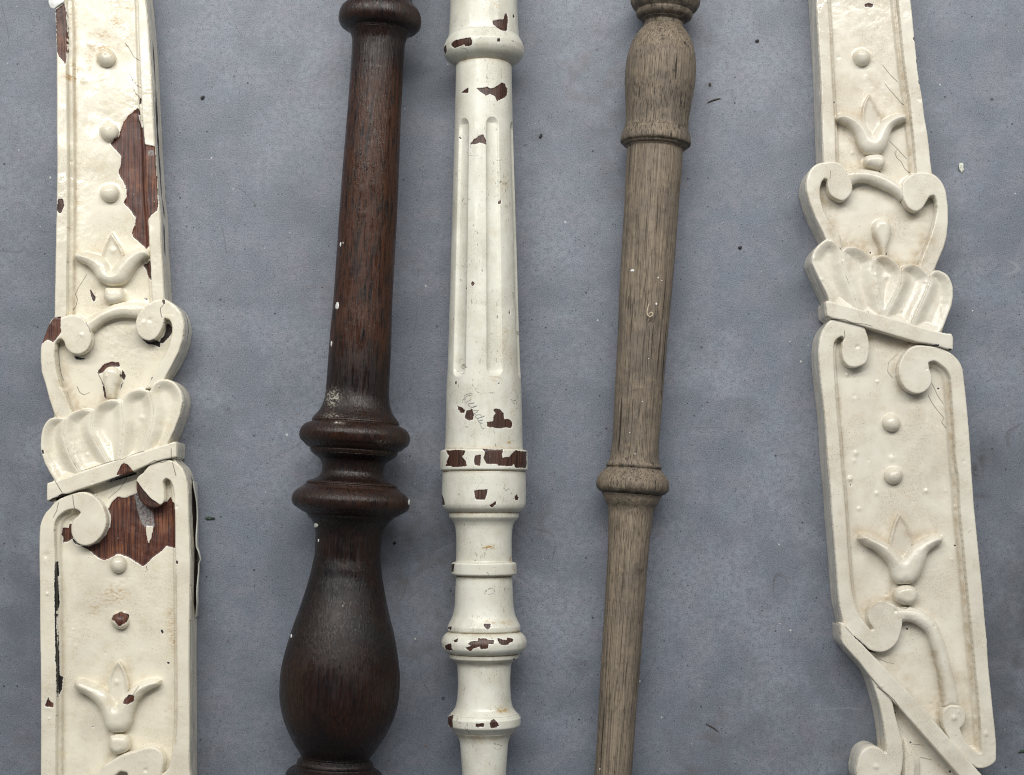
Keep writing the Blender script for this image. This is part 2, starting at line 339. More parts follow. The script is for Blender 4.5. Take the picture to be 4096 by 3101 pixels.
# ------------------------------------------------------------------ carved flat boards
class Board:
    def __init__(s, name, label, ox, oy, zf, zp, mat):
        s.zf, s.zp, s.mat = zf, zp, mat                       # frame top and panel heights, mm
        s.k = S4 * (1 - zf / 1000 / CH); s.ox, s.oy = ox, oy
        s.root = empty(name, ((ox - CX) * s.k, (CY - oy) * s.k, 0), label, 'baluster', group='old stair balusters laid out on the concrete floor')
        s.mm = s.k * 1000
        s.chips = []; s.cracks = []; s.stains = []; s.relief = []; s.railpolys = []; s.slines = []
        rr = random.Random(int(ox)); s.tints = []; s.keep = []; s.pimples = [(ox + rr.uniform(-330, 330), rr.uniform(-100, 3100), rr.uniform(4.0, 8), rr.choice((.4, .5, .7, -.5))) for _ in range(42)]
    def loc(s, px, py): return (px - s.ox) * s.k, (s.oy - py) * s.k
    def chip(s, poly, tone=0.0, lift=0.0, it=1): s.chips.append((smooth(poly, it, 14.0) if it else np.array(poly), tone, lift))
    def chipfield(s, x, y):
        c = np.full(x.shape, -60.0); tone = np.zeros(x.shape); lift = np.zeros(x.shape); cr = np.full(x.shape, -20.0)
        for poly, tn, lf in s.chips:
            m = (x > poly[:, 0].min() - 45) & (x < poly[:, 0].max() + 45) & (y > poly[:, 1].min() - 45) & (y < poly[:, 1].max() + 45)
            if not m.any(): continue
            d = sdf(poly, x[m], y[m]); cm = c[m]; up = d > cm
            tm = tone[m]; tm[up] = tn; tone[m] = tm; c[m] = np.maximum(cm, d)
            if lf:
                lm = lift[m]; lift[m] = np.maximum(lm, np.where(d < 0, lf * np.exp(d / 11.0) * (.55 + .45 * np.sin(x[m] / 23 + y[m] / 31)), 0))
        for pl, wd in s.cracks:
            m = (x > pl[:, 0].min() - 20) & (x < pl[:, 0].max() + 20) & (y > pl[:, 1].min() - 20) & (y < pl[:, 1].max() + 20)
            if not m.any(): continue
            cr[m] = np.maximum(cr[m], wd - line_dist(pl, x[m], y[m]))
        for poly in s.keep:
            m = (x > poly[:, 0].min() - 25) & (x < poly[:, 0].max() + 25) & (y > poly[:, 1].min() - 25) & (y < poly[:, 1].max() + 25)
            if m.any(): c[m] = np.minimum(c[m], -sdf(poly, x[m], y[m]))
        for poly, tn in s.tints:
            m = (x > poly[:, 0].min() - 25) & (x < poly[:, 0].max() + 25) & (y > poly[:, 1].min() - 25) & (y < poly[:, 1].max() + 25)
            if m.any(): f = sstep(-6, 4, sdf(poly, x[m], y[m])); tone[m] = tone[m] * (1 - f) + tn * f
        return c, tone, lift, cr
    def attrs(s, x, y):
        st = np.zeros(x.shape)
        for cx, cy, rx, ry, a in s.stains: st += a * np.exp(-((x - cx) / rx) ** 2 - ((y - cy) / ry) ** 2)
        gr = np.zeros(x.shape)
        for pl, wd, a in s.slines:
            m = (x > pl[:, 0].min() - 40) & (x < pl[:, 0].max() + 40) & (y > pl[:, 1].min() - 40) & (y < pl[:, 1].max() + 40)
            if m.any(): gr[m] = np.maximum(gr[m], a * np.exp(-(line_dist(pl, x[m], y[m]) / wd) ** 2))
        return st, gr
    def field(s, name, polys, hfun, step=2.6, parent=None, snap=True, drop=7.0, mat=None, skip=None, chips=True):
        """relief part: height over a fine grid inside the traced outline, edges snapped onto the outline"""
        allp = np.vstack(polys)
        x0, y0 = allp.min(0) - 2 * step; x1, y1 = allp.max(0) + 2 * step
        nx, ny = int((x1 - x0) / step) + 2, int((y1 - y0) / step) + 2
        X, Y = np.meshgrid(x0 + np.arange(nx) * step, y0 + np.arange(ny) * step)
        sd = np.full(X.shape, -1e9); NX = X.copy(); NY = Y.copy()
        for p in polys:
            d, ax, ay = sdf(p, X, Y, True)
            up = d > sd; sd = np.where(up, d, sd); NX = np.where(up, ax, NX); NY = np.where(up, ay, NY)
        ins = sd > 0
        cell = ins[:-1, :-1] | ins[1:, :-1] | ins[:-1, 1:] | ins[1:, 1:]
        if skip is not None:
            sk = skip(X, Y); cell &= ~(sk[:-1, :-1] & sk[1:, :-1] & sk[:-1, 1:] & sk[1:, 1:])
        used = np.zeros(X.shape, bool)
        for a in (slice(None, -1), slice(1, None)):
            for b in (slice(None, -1), slice(1, None)): used[a, b] |= cell
        outv = used & (sd <= 0) & snap
        xx = np.where(outv, NX, X); yy = np.where(outv, NY, Y); sdm = np.maximum(sd, 0) * s.mm
        z = hfun(sdm, xx, yy)
        c, tone, lift, cr = s.chipfield(xx, yy)
        if chips: z = z - .55 * sstep(-1.0, 2.0, c) + lift
        z = z + .10 * wav(xx, yy, 130.0)
        for cx, cy, r, a in s.pimples:
            m = (np.abs(xx - cx) < 3 * r) & (np.abs(yy - cy) < 3 * r)
            if m.any(): z[m] += a * np.exp(-((xx[m] - cx) ** 2 + (yy[m] - cy) ** 2) / (r * r))
        z = np.where(outv, z - (drop(xx, yy) if callable(drop) else drop), z)
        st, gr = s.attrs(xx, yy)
        idx = -np.ones(X.shape, int); idx[used] = np.arange(used.sum())
        lx, ly = s.loc(xx[used], yy[used])
        q = np.stack([idx[:-1, :-1][cell], idx[1:, :-1][cell], idx[1:, 1:][cell], idx[:-1, 1:][cell]], -1)
        co = np.stack([lx, ly, z[used] / 1000], -1)
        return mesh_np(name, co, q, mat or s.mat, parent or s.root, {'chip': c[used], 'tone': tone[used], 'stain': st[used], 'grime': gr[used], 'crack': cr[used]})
    # profiles, distances in mm from the outline
    def flat(s, top, r=1.4): return lambda d, x, y: top - r * .9 * (1 - np.sqrt(np.maximum(0, 1 - (1 - np.minimum(d / r, 1)) ** 2)))
    def dome(s, top, r, base=None):
        b = s.zp + 4.6 if base is None else base
        return lambda d, x, y: b + (top - b) * np.sqrt(np.maximum(0, 1 - (1 - np.minimum(d / r, 1)) ** 2))
    def leaf(s, top): return lambda d, x, y: top - 1.0 * sstep(.6, 3.2, d) - 1.5 * (1 - np.sqrt(np.maximum(0, 1 - (1 - np.minimum(d / 1.0, 1)) ** 2)))
    def add(s, name, poly, prof, rail=False, it=2, L=22.0, parent=None, **kw):
        p = smooth(poly, it, L)
        s.relief.append(p)
        if rail: s.railpolys.append(p)
        return s.field(name, [p], prof, parent=parent, **kw)
    def circle(s, cx, cy, r, ry=None, n=40, wob=.03):
        a = np.linspace(0, 2 * math.pi, n, endpoint=False); ry = ry or r
        f = 1 + wob * np.sin(2 * a + cx) + wob * .6 * np.sin(3 * a + cy)
        return np.stack([cx + r * f * np.cos(a), cy + ry * f * np.sin(a)], -1)
    def stud(s, c, r=38, h=6.6, name='stud', fl=None):
        p = s.circle(c[0], c[1], r); s.relief.append(p)
        R = r * s.mm
        return s.field(name, [p], lambda d, x, y: s.zp + 1.0 + h * np.sqrt(np.maximum(0, 1 - (1 - np.minimum(d / R, 1)) ** 2)) ** 1.15, drop=2.2)
    def shell(s, lobes, top):
        import itertools
        polys = [smooth(p, 2, 20.0) for p in lobes]
        for p in polys: s.relief.append(p)
        def ground(d, x, y): return top - .22 - 4.6 * sstep(.6, 10.0, d) - 1.6 * (1 - np.sqrt(np.maximum(0, 1 - (1 - np.minimum((d + 3 * (sum((sdf(q, x, y) > -3.0).astype(int) for q in polys) > 1)) / 1.7, 1)) ** 2)))
        sh = s.field('shell', polys, ground)
        for p in polys:
            def h(d, x, y, p=p):
                u = np.max([sdf(q, x, y) for q in polys], axis=0); u = np.maximum(u, 0) * s.mm
                # seams between lobes are crests, not edges
                others = [q for q in polys if q is not p]
                o = np.max([sdf(q, x, y) for q in others], axis=0)
                seam = sstep(-3.0, 1.0, o)
                e = np.where(seam > 0, np.maximum(u, seam * 3), u)
                return top - 4.6 * sstep(.6, 10.0, d) - 1.6 * (1 - np.sqrt(np.maximum(0, 1 - (1 - np.minimum(e / 1.7, 1)) ** 2)))
            s.field('lobe', [p], h, parent=sh, drop=lambda x, y, o=[q for q in polys if q is not p]: 7.0 * (np.max([sdf(q, x, y) for q in o], axis=0) < -4.0))
        return sh
    def panel(s, outline, step=3.2, name='panel'):
        rl = list(s.railpolys); rf = list(s.relief)
        def deep(X, Y):
            m = np.zeros(X.shape, bool)
            for p in rf:
                w_ = (X > p[:, 0].min()) & (X < p[:, 0].max()) & (Y > p[:, 1].min()) & (Y < p[:, 1].max())
                if w_.any(): m[w_] |= sdf(p, X[w_], Y[w_]) > 12
            return m
        def h(d, x, y):
            z = np.full(x.shape, s.zp, float)
            def near(plist, R):
                v = np.full(x.shape, 1e3)
                for p in plist:
                    w_ = (x > p[:, 0].min() - R) & (x < p[:, 0].max() + R) & (y > p[:, 1].min() - R) & (y < p[:, 1].max() + R)
                    if w_.any(): v[w_] = np.minimum(v[w_], np.maximum(0, -sdf(p, x[w_], y[w_])))
                return v * s.mm
            dr = near(rl, 45); z = z + 3.0 * (1 - sstep(2.4, 4.0, dr)) * (dr < 5) * (1 - sstep(13.5, 15.5, d))
            da = near(rf, 20); z = z + .4 * np.exp(-da / .7)
            return z + .22 * wav(x, y, 260.0)
        return s.field(name, [outline], h, step=step, skip=deep, snap=True, drop=3)
    def walls(s, outline, top, slits=None, name='side'):
        """the sawn edge of the board: a strip round the outline from the floor up under the front"""
        p = resample(outline, 9.0); n = len(p)
        t = np.roll(p, -1, 0) - np.roll(p, 1, 0); t /= np.hypot(t[:, 0], t[:, 1])[:, None] + 1e-9
        area2 = np.sum(p[:, 0] * np.roll(p[:, 1], -1) - np.roll(p[:, 0], -1) * p[:, 1])
        nrm = np.stack([t[:, 1], -t[:, 0]], 1) * (1 if area2 > 0 else -1)   # outward in pixels
        zs = [0.0, .8, 2, 4, 6, 8, 10, 12, 14, 16, 18, 20, 21.5, 23, 24.5, 26, top - .6, top, top - 1.0]
        offs = [-1.5, 0] + [0] * 15 + [-.6, -14.0]
        rows = []; ch = []; tn = []
        for j, (zz, of) in enumerate(zip(zs, offs)):
            wob = 1.2 * wav(p[:, 1] + 40 * j, p[:, 0] * .3, 300.0) * (1 if 2 < j < 16 else 0)
            q = p + nrm * (of + wob * .8)[:, None] if np.ndim(wob) else p + nrm * of
            lx, ly = s.loc(q[:, 0], q[:, 1]); rows.append(np.stack([lx, ly, np.full(n, zz / 1000)], -1))
            c = np.full(n, -60.0)
            if slits and j < 17:
                for (ya, yb, x_lo, z0, hw) in slits:
                    m = (p[:, 1] > ya) & (p[:, 1] < yb) & (p[:, 0] > x_lo)
                    e = np.minimum(p[:, 1] - ya, yb - p[:, 1]) / 60.0
                    wv = np.minimum(1, e) * hw * (1 + .35 * wav(p[:, 1], p[:, 1] * .1, 90.0)) - abs(zz - z0 - 1.2 * wav(p[:, 1], 0 * p[:, 1], 400.0))
                    c = np.where(m, np.maximum(c, wv / s.mm), c)
            ch.append(c); tn.append(np.full(n, .7))
        m_ = len(rows); i = np.arange(m_ * n).reshape(m_, n); j = np.roll(i, -1, 1)
        q = np.stack([i[:-1], j[:-1], j[1:], i[1:]], -1).reshape(-1, 4)
        z0 = np.zeros(m_ * n)
        return mesh_np(name, np.concatenate(rows), q, s.mat, s.root, {'chip': np.concatenate(ch), 'tone': np.concatenate(tn), 'stain': z0, 'grime': z0, 'crack': z0 - 20})
def empty_part(name, parent):
    o = bpy.data.objects.new(name, None); COL.objects.link(o); o.parent = parent; o.empty_display_size = .01; return o

# ================================================================== left board
def left_board():
    b = Board('carved_board_baluster', 'flat cream carved baluster with big peeled patches baring dark red wood', 480, 1560, 29.0, 19.6, M['cream'])
    for pl in [P('A1', [(255, 85), (330, 25), (342, 100), (350, 300), (348, 420), (340, 540), (285, 470), (268, 440), (262, 300)])]: b.chip(pl, .25)
    b.chip(P('A1', [(920, 880), (850, 930), (800, 990), (770, 1080), (765, 1115), (690, 1180), (730, 1230), (785, 1290), (775, 1360), (755, 1430), (800, 1500), (828, 1580), (822, 1640), (800, 1680)],
             'A2', [(850, 160), (905, 240), (895, 310), (870, 355), (880, 400), (940, 450), (1000, 500), (1035, 470), (1030, 270), (1058, 232), (1105, 195), (1118, 150)],
             'A1', [(1110, 1650), (1100, 1400), (1085, 1225), (1005, 1210), (985, 1050), (940, 905)]), 0, .75)
    b.chip(P('A1', [(940, 800), (962, 806), (956, 855), (936, 855)]), .6)
    b.chip(P('A2', [(275, 90), (315, 95), (330, 150), (305, 205), (290, 220), (265, 190)]), .35)
    b.chip(P('A2', [(515, 840), (540, 870), (565, 905), (555, 940), (535, 935), (525, 890)]), .5)
    b.chip(P('A2', [(965, 635), (1045, 595), (1055, 690), (1048, 775), (1015, 740), (985, 670)]), .35)
    b.chip(P('A2', [(238, 1095), (300, 1080), (300, 1170), (305, 1210), (255, 1280), (235, 1298), (190, 1275), (140, 1310), (160, 1230), (200, 1150)]), 0)
    b.chip(P('A2', [(912, 1165), (935, 1215), (965, 1268), (1005, 1302), (1060, 1310), (1105, 1332), (1108, 1290), (1085, 1268), (1040, 1285), (985, 1270), (945, 1225), (925, 1165)]), .85)
    b.chip(P('A2', [(1165, 1120), (1210, 1150), (1215, 1200), (1170, 1260), (1120, 1300), (1100, 1285), (1140, 1225), (1160, 1170)]), .7)
    b.chip(P('A2', [(380, 1400), (425, 1410), (480, 1425), (430, 1436), (395, 1430)]), .85)
    b.chip(P('A2', [(578, 1530), (638, 1468), (700, 1448), (765, 1458), (770, 1492), (700, 1490), (660, 1505), (620, 1545), (590, 1555)]), .45)
    b.chip(P('A2', [(790, 1520), (822, 1570), (802, 1612), (785, 1570)]), .6)
    b.chip(P('A3', [(618, 50), (648, 120), (658, 195), (640, 185), (625, 110)]), .5)
    b.chip(P('A3', [(798, 55), (780, 110), (765, 120), (785, 60)]), .6)
    b.chip(P('A2', [(1030, 1590), (1065, 1575), (1045, 1625), (1025, 1622)]), .85)
    b.chip(P('A3', [(770, 842), (790, 790), (830, 735), (875, 760), (915, 812), (840, 838)]), .1)
    b.chip(P('A3', [(672, 893), (780, 850), (912, 812), (912, 828), (780, 868), (690, 900)]), .95)
    b.chip(P('A3', [(755, 1015), (800, 1030), (920, 985), (932, 880), (990, 960), (1060, 1040), (1140, 1087), (1200, 1020), (1215, 1065), (1250, 1080), (1252, 1240), (1255, 1455), (1160, 1435), (1120, 1480), (1050, 1530),
                    (1000, 1580), (965, 1610), (900, 1570), (840, 1530), (750, 1500), (700, 1530), (640, 1555), (590, 1540), (520, 1480), (440, 1435), (515, 1438), (600, 1402), (650, 1340), (688, 1270), (694, 1180), (672, 1120), (705, 1060)]), 0, .55)
    b.chip(P('A3', [(368, 1375), (400, 1380), (450, 1430), (420, 1428), (380, 1405)]), .9)
    b.chip(P('A3', [(290, 1280), (340, 1285), (345, 1245), (375, 1260), (372, 1370), (330, 1400), (290, 1405), (295, 1360), (280, 1340)]), .25)
    b.chip(P('A3', [(252, 1560), (258, 1560), (268, 1690), (256, 1690)], 'A4', [(270, 235), (262, 300), (260, 420), (268, 700), (272, 850), (292, 860), (286, 965), (262, 1035), (255, 700), (247, 300), (243, 20)]), 1.0)
    b.chip(P('A4', [(706, 350), (780, 312), (848, 340), (848, 390), (785, 437), (740, 390), (708, 378)]), .2)
    b.chip(P('A4', [(870, 1000), (917, 1010), (912, 1055), (860, 1087), (822, 1072), (835, 1035)]), .2)
    b.chip(P('A4', [(195, 1018), (210, 1060), (242, 1075), (236, 1112), (168, 1106), (170, 1080)]), .2)
    b.chip(P('A4', [(1112, 465), (1130, 470), (1140, 500), (1125, 503)]), .8)
    b.chip(P('A4', [(1165, 745), (1180, 738), (1192, 745), (1178, 756)]), .7)
    b.chip(P('A4', [(528, 1285), (545, 1278), (548, 1290), (535, 1296)]), .7)
    b.chip(P('A2', [(975, 915), (1005, 910), (1000, 930), (985, 930)]), .9)
    b.chip(P('A3', [(147, 628), (160, 630), (162, 665), (150, 668)]), .7)
    b.chip(P('A3', [(195, 1055), (270, 1020), (318, 990), (375, 1000), (300, 1025), (200, 1068)]), .7)
    b.chip(P('A3', [(955, 840), (985, 808), (1002, 808), (985, 830)]), .5)
    b.chip(P('A3', [(1260, 1555), (1285, 1555), (1280, 1585), (1262, 1580)]), .5)
    b.chip(P('A2', [(1150, 945), (1175, 930), (1172, 980), (1155, 975)]), .5)
    b.keep = [smooth(P('A3', [(988, 1268), (1050, 1268), (1032, 1370), (1010, 1418), (993, 1340)]), 1, 10), smooth(P('A1', [(925, 935), (955, 945), (978, 1050), (962, 1050), (935, 985)]), 1, 10)]
    b.tints = [(smooth(P('A3', [(890, 990), (930, 985), (960, 1080), (1040, 1150), (1060, 1270), (985, 1280), (950, 1240), (915, 1120)]), 1, 10), -1.0), (smooth(P('A1', [(1030, 1260), (1075, 1260), (1075, 1300), (1030, 1300)]), 1, 10), -.8), (smooth(P('A3', [(935, 885), (1000, 960), (1140, 1090), (1100, 1120), (1020, 1105), (950, 1030)]), 1, 10), .55), (smooth(P('A1', [(260, 80), (345, 60), (350, 300), (262, 300)]), 1, 10), .45)]
    for pl in [P('A1', [(812, 332), (850, 380), (885, 445), (945, 490)]), P('A1', [(852, 590), (880, 650), (915, 690), (960, 722)]), P('A1', [(885, 720), (905, 760), (945, 800)]),
               P('A2', [(490, 715), (455, 770), (415, 830), (395, 880), (410, 925), (400, 975), (380, 1020)]), P('A2', [(510, 1130), (535, 1175), (548, 1215)]), P('A2', [(1135, 1010), (1140, 1060), (1150, 1090)]),
               P('A2', [(262, 1300), (255, 1380), (262, 1480), (275, 1560), (295, 1610)]), P('A3', [(260, 890), (290, 940), (318, 985)]), P('A3', [(400, 1010), (405, 1070), (415, 1120)]),
               P('A3', [(1000, 640), (900, 665), (830, 705), (740, 722), (600, 762), (480, 805)]), P('A3', [(1000, 808), (1050, 740), (1090, 718), (1150, 735), (1230, 700), (1230, 620)]),
               P('A3', [(830, 860), (770, 950), (670, 1035)]), P('A3', [(280, 1070), (265, 1140), (235, 1195)]), P('A3', [(1235, 730), (1250, 790), (1265, 845)]), P('A3', [(990, 1605), (1000, 1640)]),
               P('A3', [(408, 90), (430, 140), (465, 160), (515, 140)]), P('A2', [(1165, 980), (1150, 1000), (1135, 1012)]), P('A4', [(905, 1005), (935, 960), (955, 930)]), P('A2', [(580, 1540), (610, 1600), (640, 1660)])]:
        b.cracks.append((pl, 2.3))
    for x, y, rx, ry, a in [(740, 150, 70, 45, 1.0), (640, 260, 80, 30, .9), (600, 370, 110, 25, .9), (520, 470, 70, 60, .7), (470, 560, 90, 30, .9), (390, 630, 80, 30, 1.0), (850, 40, 60, 30, .7), (380, 520, 20, 30, .9),
                            (365, 100, 12, 150, .6), (365, 635, 20, 22, 1.4), (520, 660, 30, 12, .9), (650, 400, 60, 40, .6)]:
        q = P('A1', [(x, y)])[0]; b.stains.append((q[0], q[1], rx * KZ, ry * KZ, a))
    for x, y, rx, ry, a in [(720, 170, 120, 80, .75), (560, 300, 60, 50, .6), (1200, 400, 40, 200, .55), (1230, 560, 25, 120, .6)]:
        q = P('A4', [(x, y)])[0]; b.stains.append((q[0], q[1], rx * KZ, ry * KZ, a * 1.1))
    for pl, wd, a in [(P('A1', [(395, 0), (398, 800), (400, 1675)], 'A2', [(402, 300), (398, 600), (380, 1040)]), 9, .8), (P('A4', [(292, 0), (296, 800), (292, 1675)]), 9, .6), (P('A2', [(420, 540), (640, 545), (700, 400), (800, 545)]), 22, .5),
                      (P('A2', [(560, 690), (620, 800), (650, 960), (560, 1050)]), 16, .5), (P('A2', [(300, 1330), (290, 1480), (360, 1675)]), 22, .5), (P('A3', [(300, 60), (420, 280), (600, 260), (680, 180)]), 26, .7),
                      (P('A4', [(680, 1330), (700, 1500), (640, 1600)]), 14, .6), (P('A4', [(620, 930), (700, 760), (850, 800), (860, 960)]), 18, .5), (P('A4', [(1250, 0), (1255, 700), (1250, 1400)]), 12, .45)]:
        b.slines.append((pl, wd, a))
    for r_, x, y, r, a in [('A2', 1045, 1108, 8, -.9), ('A1', 665, 455, 7, -.6), ('A4', 757, 905, 11, .9), ('A2', 725, 525, 11, .9), ('A4', 1010, 1635, 8, -.9), ('A2', 880, 995, 9, -.6), ('A3', 980, 360, 10, .8), ('A3', 175, 1510, 12, -.8)]:
        q = P(r_, [(x, y)])[0]; b.pimples.append((q[0], q[1], r, a))
    T = b.zf
    LX = P('A1', [(232, -420), (250, 100), (258, 300), (262, 500), (262, 900), (265, 1300), (263, 1675)], 'A2', [(258, 300), (252, 600), (245, 1000), (243, 1090)])
    RX = P('A1', [(972, -420), (1010, 0), (1030, 200), (1050, 500), (1062, 700), (1075, 1000), (1085, 1200), (1100, 1450), (1112, 1650)], 'A2', [(1130, 200), (1140, 500), (1155, 700), (1165, 930)])
    b.add('frame_rail', np.vstack([LX, P('A2', [(240, 1160), (300, 1160), (345, 1080), (350, 900), (352, 600), (358, 300)], 'A1', [(360, 1675), (358, 1300), (355, 900), (350, 500), (352, 300), (345, 100), (330, -420)])]), b.flat(T), True)
    b.add('frame_rail', np.vstack([RX, P('A2', [(1165, 1010), (1066, 1010), (1060, 950), (1055, 800), (1045, 600), (1030, 300)], 'A1', [(1010, 1650), (1000, 1300), (990, 1100), (975, 900), (960, 600), (948, 300), (940, 0), (905, -420)])]), b.flat(T), True)
    for c in ((655, -220), (660, 460), (685, 1085), (688, 1600)): b.stud(P('A1', [c])[0])
    tul = b.add('tulip', P('A2', [(400, 585), (405, 545), (470, 528), (560, 545), (630, 570), (680, 615), (712, 690), (740, 645), (790, 590), (860, 530), (930, 498), (990, 496), (1035, 525), (1040, 572), (990, 592), (930, 645), (890, 705), (850, 770), (800, 805), (720, 818), (650, 803), (600, 770), (560, 700), (510, 650), (450, 622)]), b.dome(30.8, 8.5), L=14)
    b.add('petal', P('A2', [(630, 575), (652, 480), (686, 405), (712, 368), (748, 420), (790, 490), (815, 565), (770, 660), (712, 720), (665, 650)]), b.leaf(25.6), parent=tul, L=14)
    b.add('bead', P('A2', [(648, 880), (665, 832), (800, 832), (822, 880), (815, 940), (770, 968), (690, 968), (655, 935)]), b.dome(29.6, 5.0), L=14)
    # heart with scrolled bands
    b.add('heart_band', P('A2', [(300, 1088), (380, 1063), (450, 1073), (512, 1118), (552, 1200), (558, 1290), (522, 1362), (460, 1398), (388, 1388), (340, 1342), (325, 1292), (300, 1268), (265, 1290), (250, 1380), (255, 1480), (280, 1600), (300, 1675)],
                               'A3', [(320, 120), (360, 230), (400, 330), (330, 400), (255, 345), (200, 200), (165, 60), (145, 0)], 'A2', [(138, 1550), (128, 1450), (132, 1330), (150, 1280), (180, 1190), (215, 1115), (240, 1090)]), b.flat(T + .6, 1.5), L=16)
    b.add('heart_band', P('A2', [(1055, 958), (1120, 938), (1200, 948), (1262, 990), (1305, 1045), (1330, 1120), (1334, 1200), (1312, 1320), (1262, 1440), (1190, 1570), (1130, 1680), (1000, 1690), (1040, 1640), (1070, 1580), (1130, 1480), (1190, 1370), (1225, 1250), (1230, 1165), (1208, 1112), (1172, 1098),
                               (1165, 1130), (1150, 1185), (1110, 1252), (1050, 1288), (990, 1272), (940, 1222), (924, 1150), (938, 1080), (980, 1015)]), b.flat(T + .8, 1.5), L=16)
    b.add('arch_strap', P('A2', [(440, 1130), (510, 1090), (600, 1040), (700, 985), (800, 955), (900, 950), (1010, 962), (1050, 1000), (1040, 1080), (940, 1088), (850, 1080), (740, 1088), (640, 1132), (555, 1205), (480, 1230)]), b.dome(29.3, 6.5), L=16)
    b.add('drop', P('A2', [(640, 1580), (650, 1530), (700, 1494), (760, 1510), (788, 1560), (775, 1640)], 'A3', [(760, 90), (735, 200), (672, 200), (655, 95), (640, 20)]), b.dome(28.6, 5.5), L=14)
    bot = [(1210, 640), (1000, 700), (740, 780), (500, 850), (270, 940)]
    r1 = [(345, 362), (330, 480), (370, 640), (440, 780), (500, 850)]; r2 = [(575, 300), (555, 440), (620, 590), (700, 720), (740, 780)]
    r3 = [(815, 230), (828, 400), (815, 560), (795, 700), (780, 770)]; r4 = [(1050, 136), (1082, 280), (1060, 460), (1005, 620), (970, 705)]
    lob = [[(132, 590), (150, 450), (200, 372), (270, 350)] + r1 + [(380, 895), (280, 930), (245, 870), (190, 790), (148, 690)],
           [(400, 310), (480, 283), (545, 290)] + r2 + [(620, 820)] + r1[::-1],
           [(620, 240), (700, 205), (770, 205)] + r3 + [(760, 775)] + r2[::-1],
           [(850, 160), (920, 120), (1000, 118)] + r4 + [(870, 740)] + r3[::-1],
           [(1090, 62), (1160, 34), (1245, 55), (1302, 120), (1326, 200), (1312, 310), (1255, 470), (1190, 600), (1150, 660)] + r4[::-1]]
    b.shell([P('A3', l) for l in lob], 31.0)
    b.add('bar', P('A3', [(190, 905), (250, 890), (500, 800), (740, 720), (1000, 637), (1230, 565), (1262, 555), (1276, 575), (1276, 690), (1225, 697), (1090, 735), (905, 815), (690, 890), (400, 985), (300, 1022), (200, 1062), (188, 1050)]), b.flat(31.4, 1.5), L=14)
    # lower frame with scrolls
    b.add('frame_rail', P('A3', [(215, 1105), (280, 1040), (420, 985), (500, 978), (582, 1015), (642, 1080), (676, 1170), (682, 1250), (652, 1332), (590, 1402), (510, 1432), (440, 1412), (393, 1350), (384, 1270), (403, 1212), (440, 1182), (462, 1152), (430, 1128), (370, 1130), (310, 1160), (260, 1220), (245, 1300), (250, 1400), (255, 1675)],
                               'A4', [(262, 240), (263, 1000), (258, 1675), (258, 2100), (128, 2100), (128, 1675), (130, 1200), (128, 800), (122, 400), (120, 0)], 'A3', [(115, 1500), (118, 1350), (126, 1250), (165, 1160)]), b.flat(T, 1.4), True, L=16)
    b.add('frame_rail', P('A3', [(1060, 735), (1180, 705), (1260, 730), (1310, 770), (1345, 840), (1365, 930), (1370, 1100), (1376, 1300), (1384, 1500), (1385, 1675)], 'A4', [(1378, 400), (1375, 800), (1380, 1200), (1378, 1600), (1382, 1760), (1300, 1830), (1140, 1760), (1130, 1680), (1190, 1630), (1210, 1560), (1240, 1470), (1264, 1350), (1270, 1100), (1268, 500), (1262, 0)],
                               'A3', [(1258, 1500), (1252, 1100), (1242, 960), (1215, 888), (1182, 868), (1160, 895), (1168, 970), (1165, 1060), (1140, 1095), (1100, 1115), (1020, 1102), (960, 1050), (930, 960), (935, 868), (1000, 800)]), b.flat(T + .3, 1.4), True, L=16)
    b.stud(P('A3', [(760, 1590)])[0], 35); b.stud(P('A4', [(778, 390)])[0], 36)
    tul = b.add('tulip', P('A4', [(398, 935), (408, 890), (450, 873), (520, 893), (600, 928), (680, 980), (720, 1040), (752, 1100), (790, 1040), (860, 968), (940, 908), (1020, 878), (1090, 872), (1128, 888), (1118, 930), (1050, 962), (980, 1010), (930, 1080), (900, 1160), (882, 1250), (840, 1312), (780, 1328), (710, 1318), (660, 1272), (640, 1200), (610, 1120), (560, 1060), (490, 1010), (430, 982)]), b.dome(30.8, 8.5), L=14)
    b.add('petal', P('A4', [(686, 900), (706, 820), (742, 750), (775, 722), (815, 785), (846, 870), (856, 960), (830, 1050), (755, 1120), (690, 1020)]), b.leaf(25.6), parent=tul, L=14)
    b.add('bead', P('A4', [(692, 1400), (705, 1350), (780, 1336), (850, 1350), (872, 1400), (860, 1470), (810, 1502), (740, 1505), (695, 1465)]), b.dome(29.8, 5.2), L=14)
    b.add('scroll', P('A4', [(560, 1760), (585, 1680), (640, 1608), (730, 1550), (820, 1500), (920, 1470), (1010, 1438), (1082, 1438), (1140, 1478), (1168, 1550), (1155, 1625), (1140, 1700), (1180, 1780), (1100, 1860), (960, 1860), (880, 1760), (850, 1660), (800, 1650), (720, 1720), (660, 1850), (630, 2100), (520, 2100), (530, 1900)]), b.flat(29.4, 2.2), L=16)
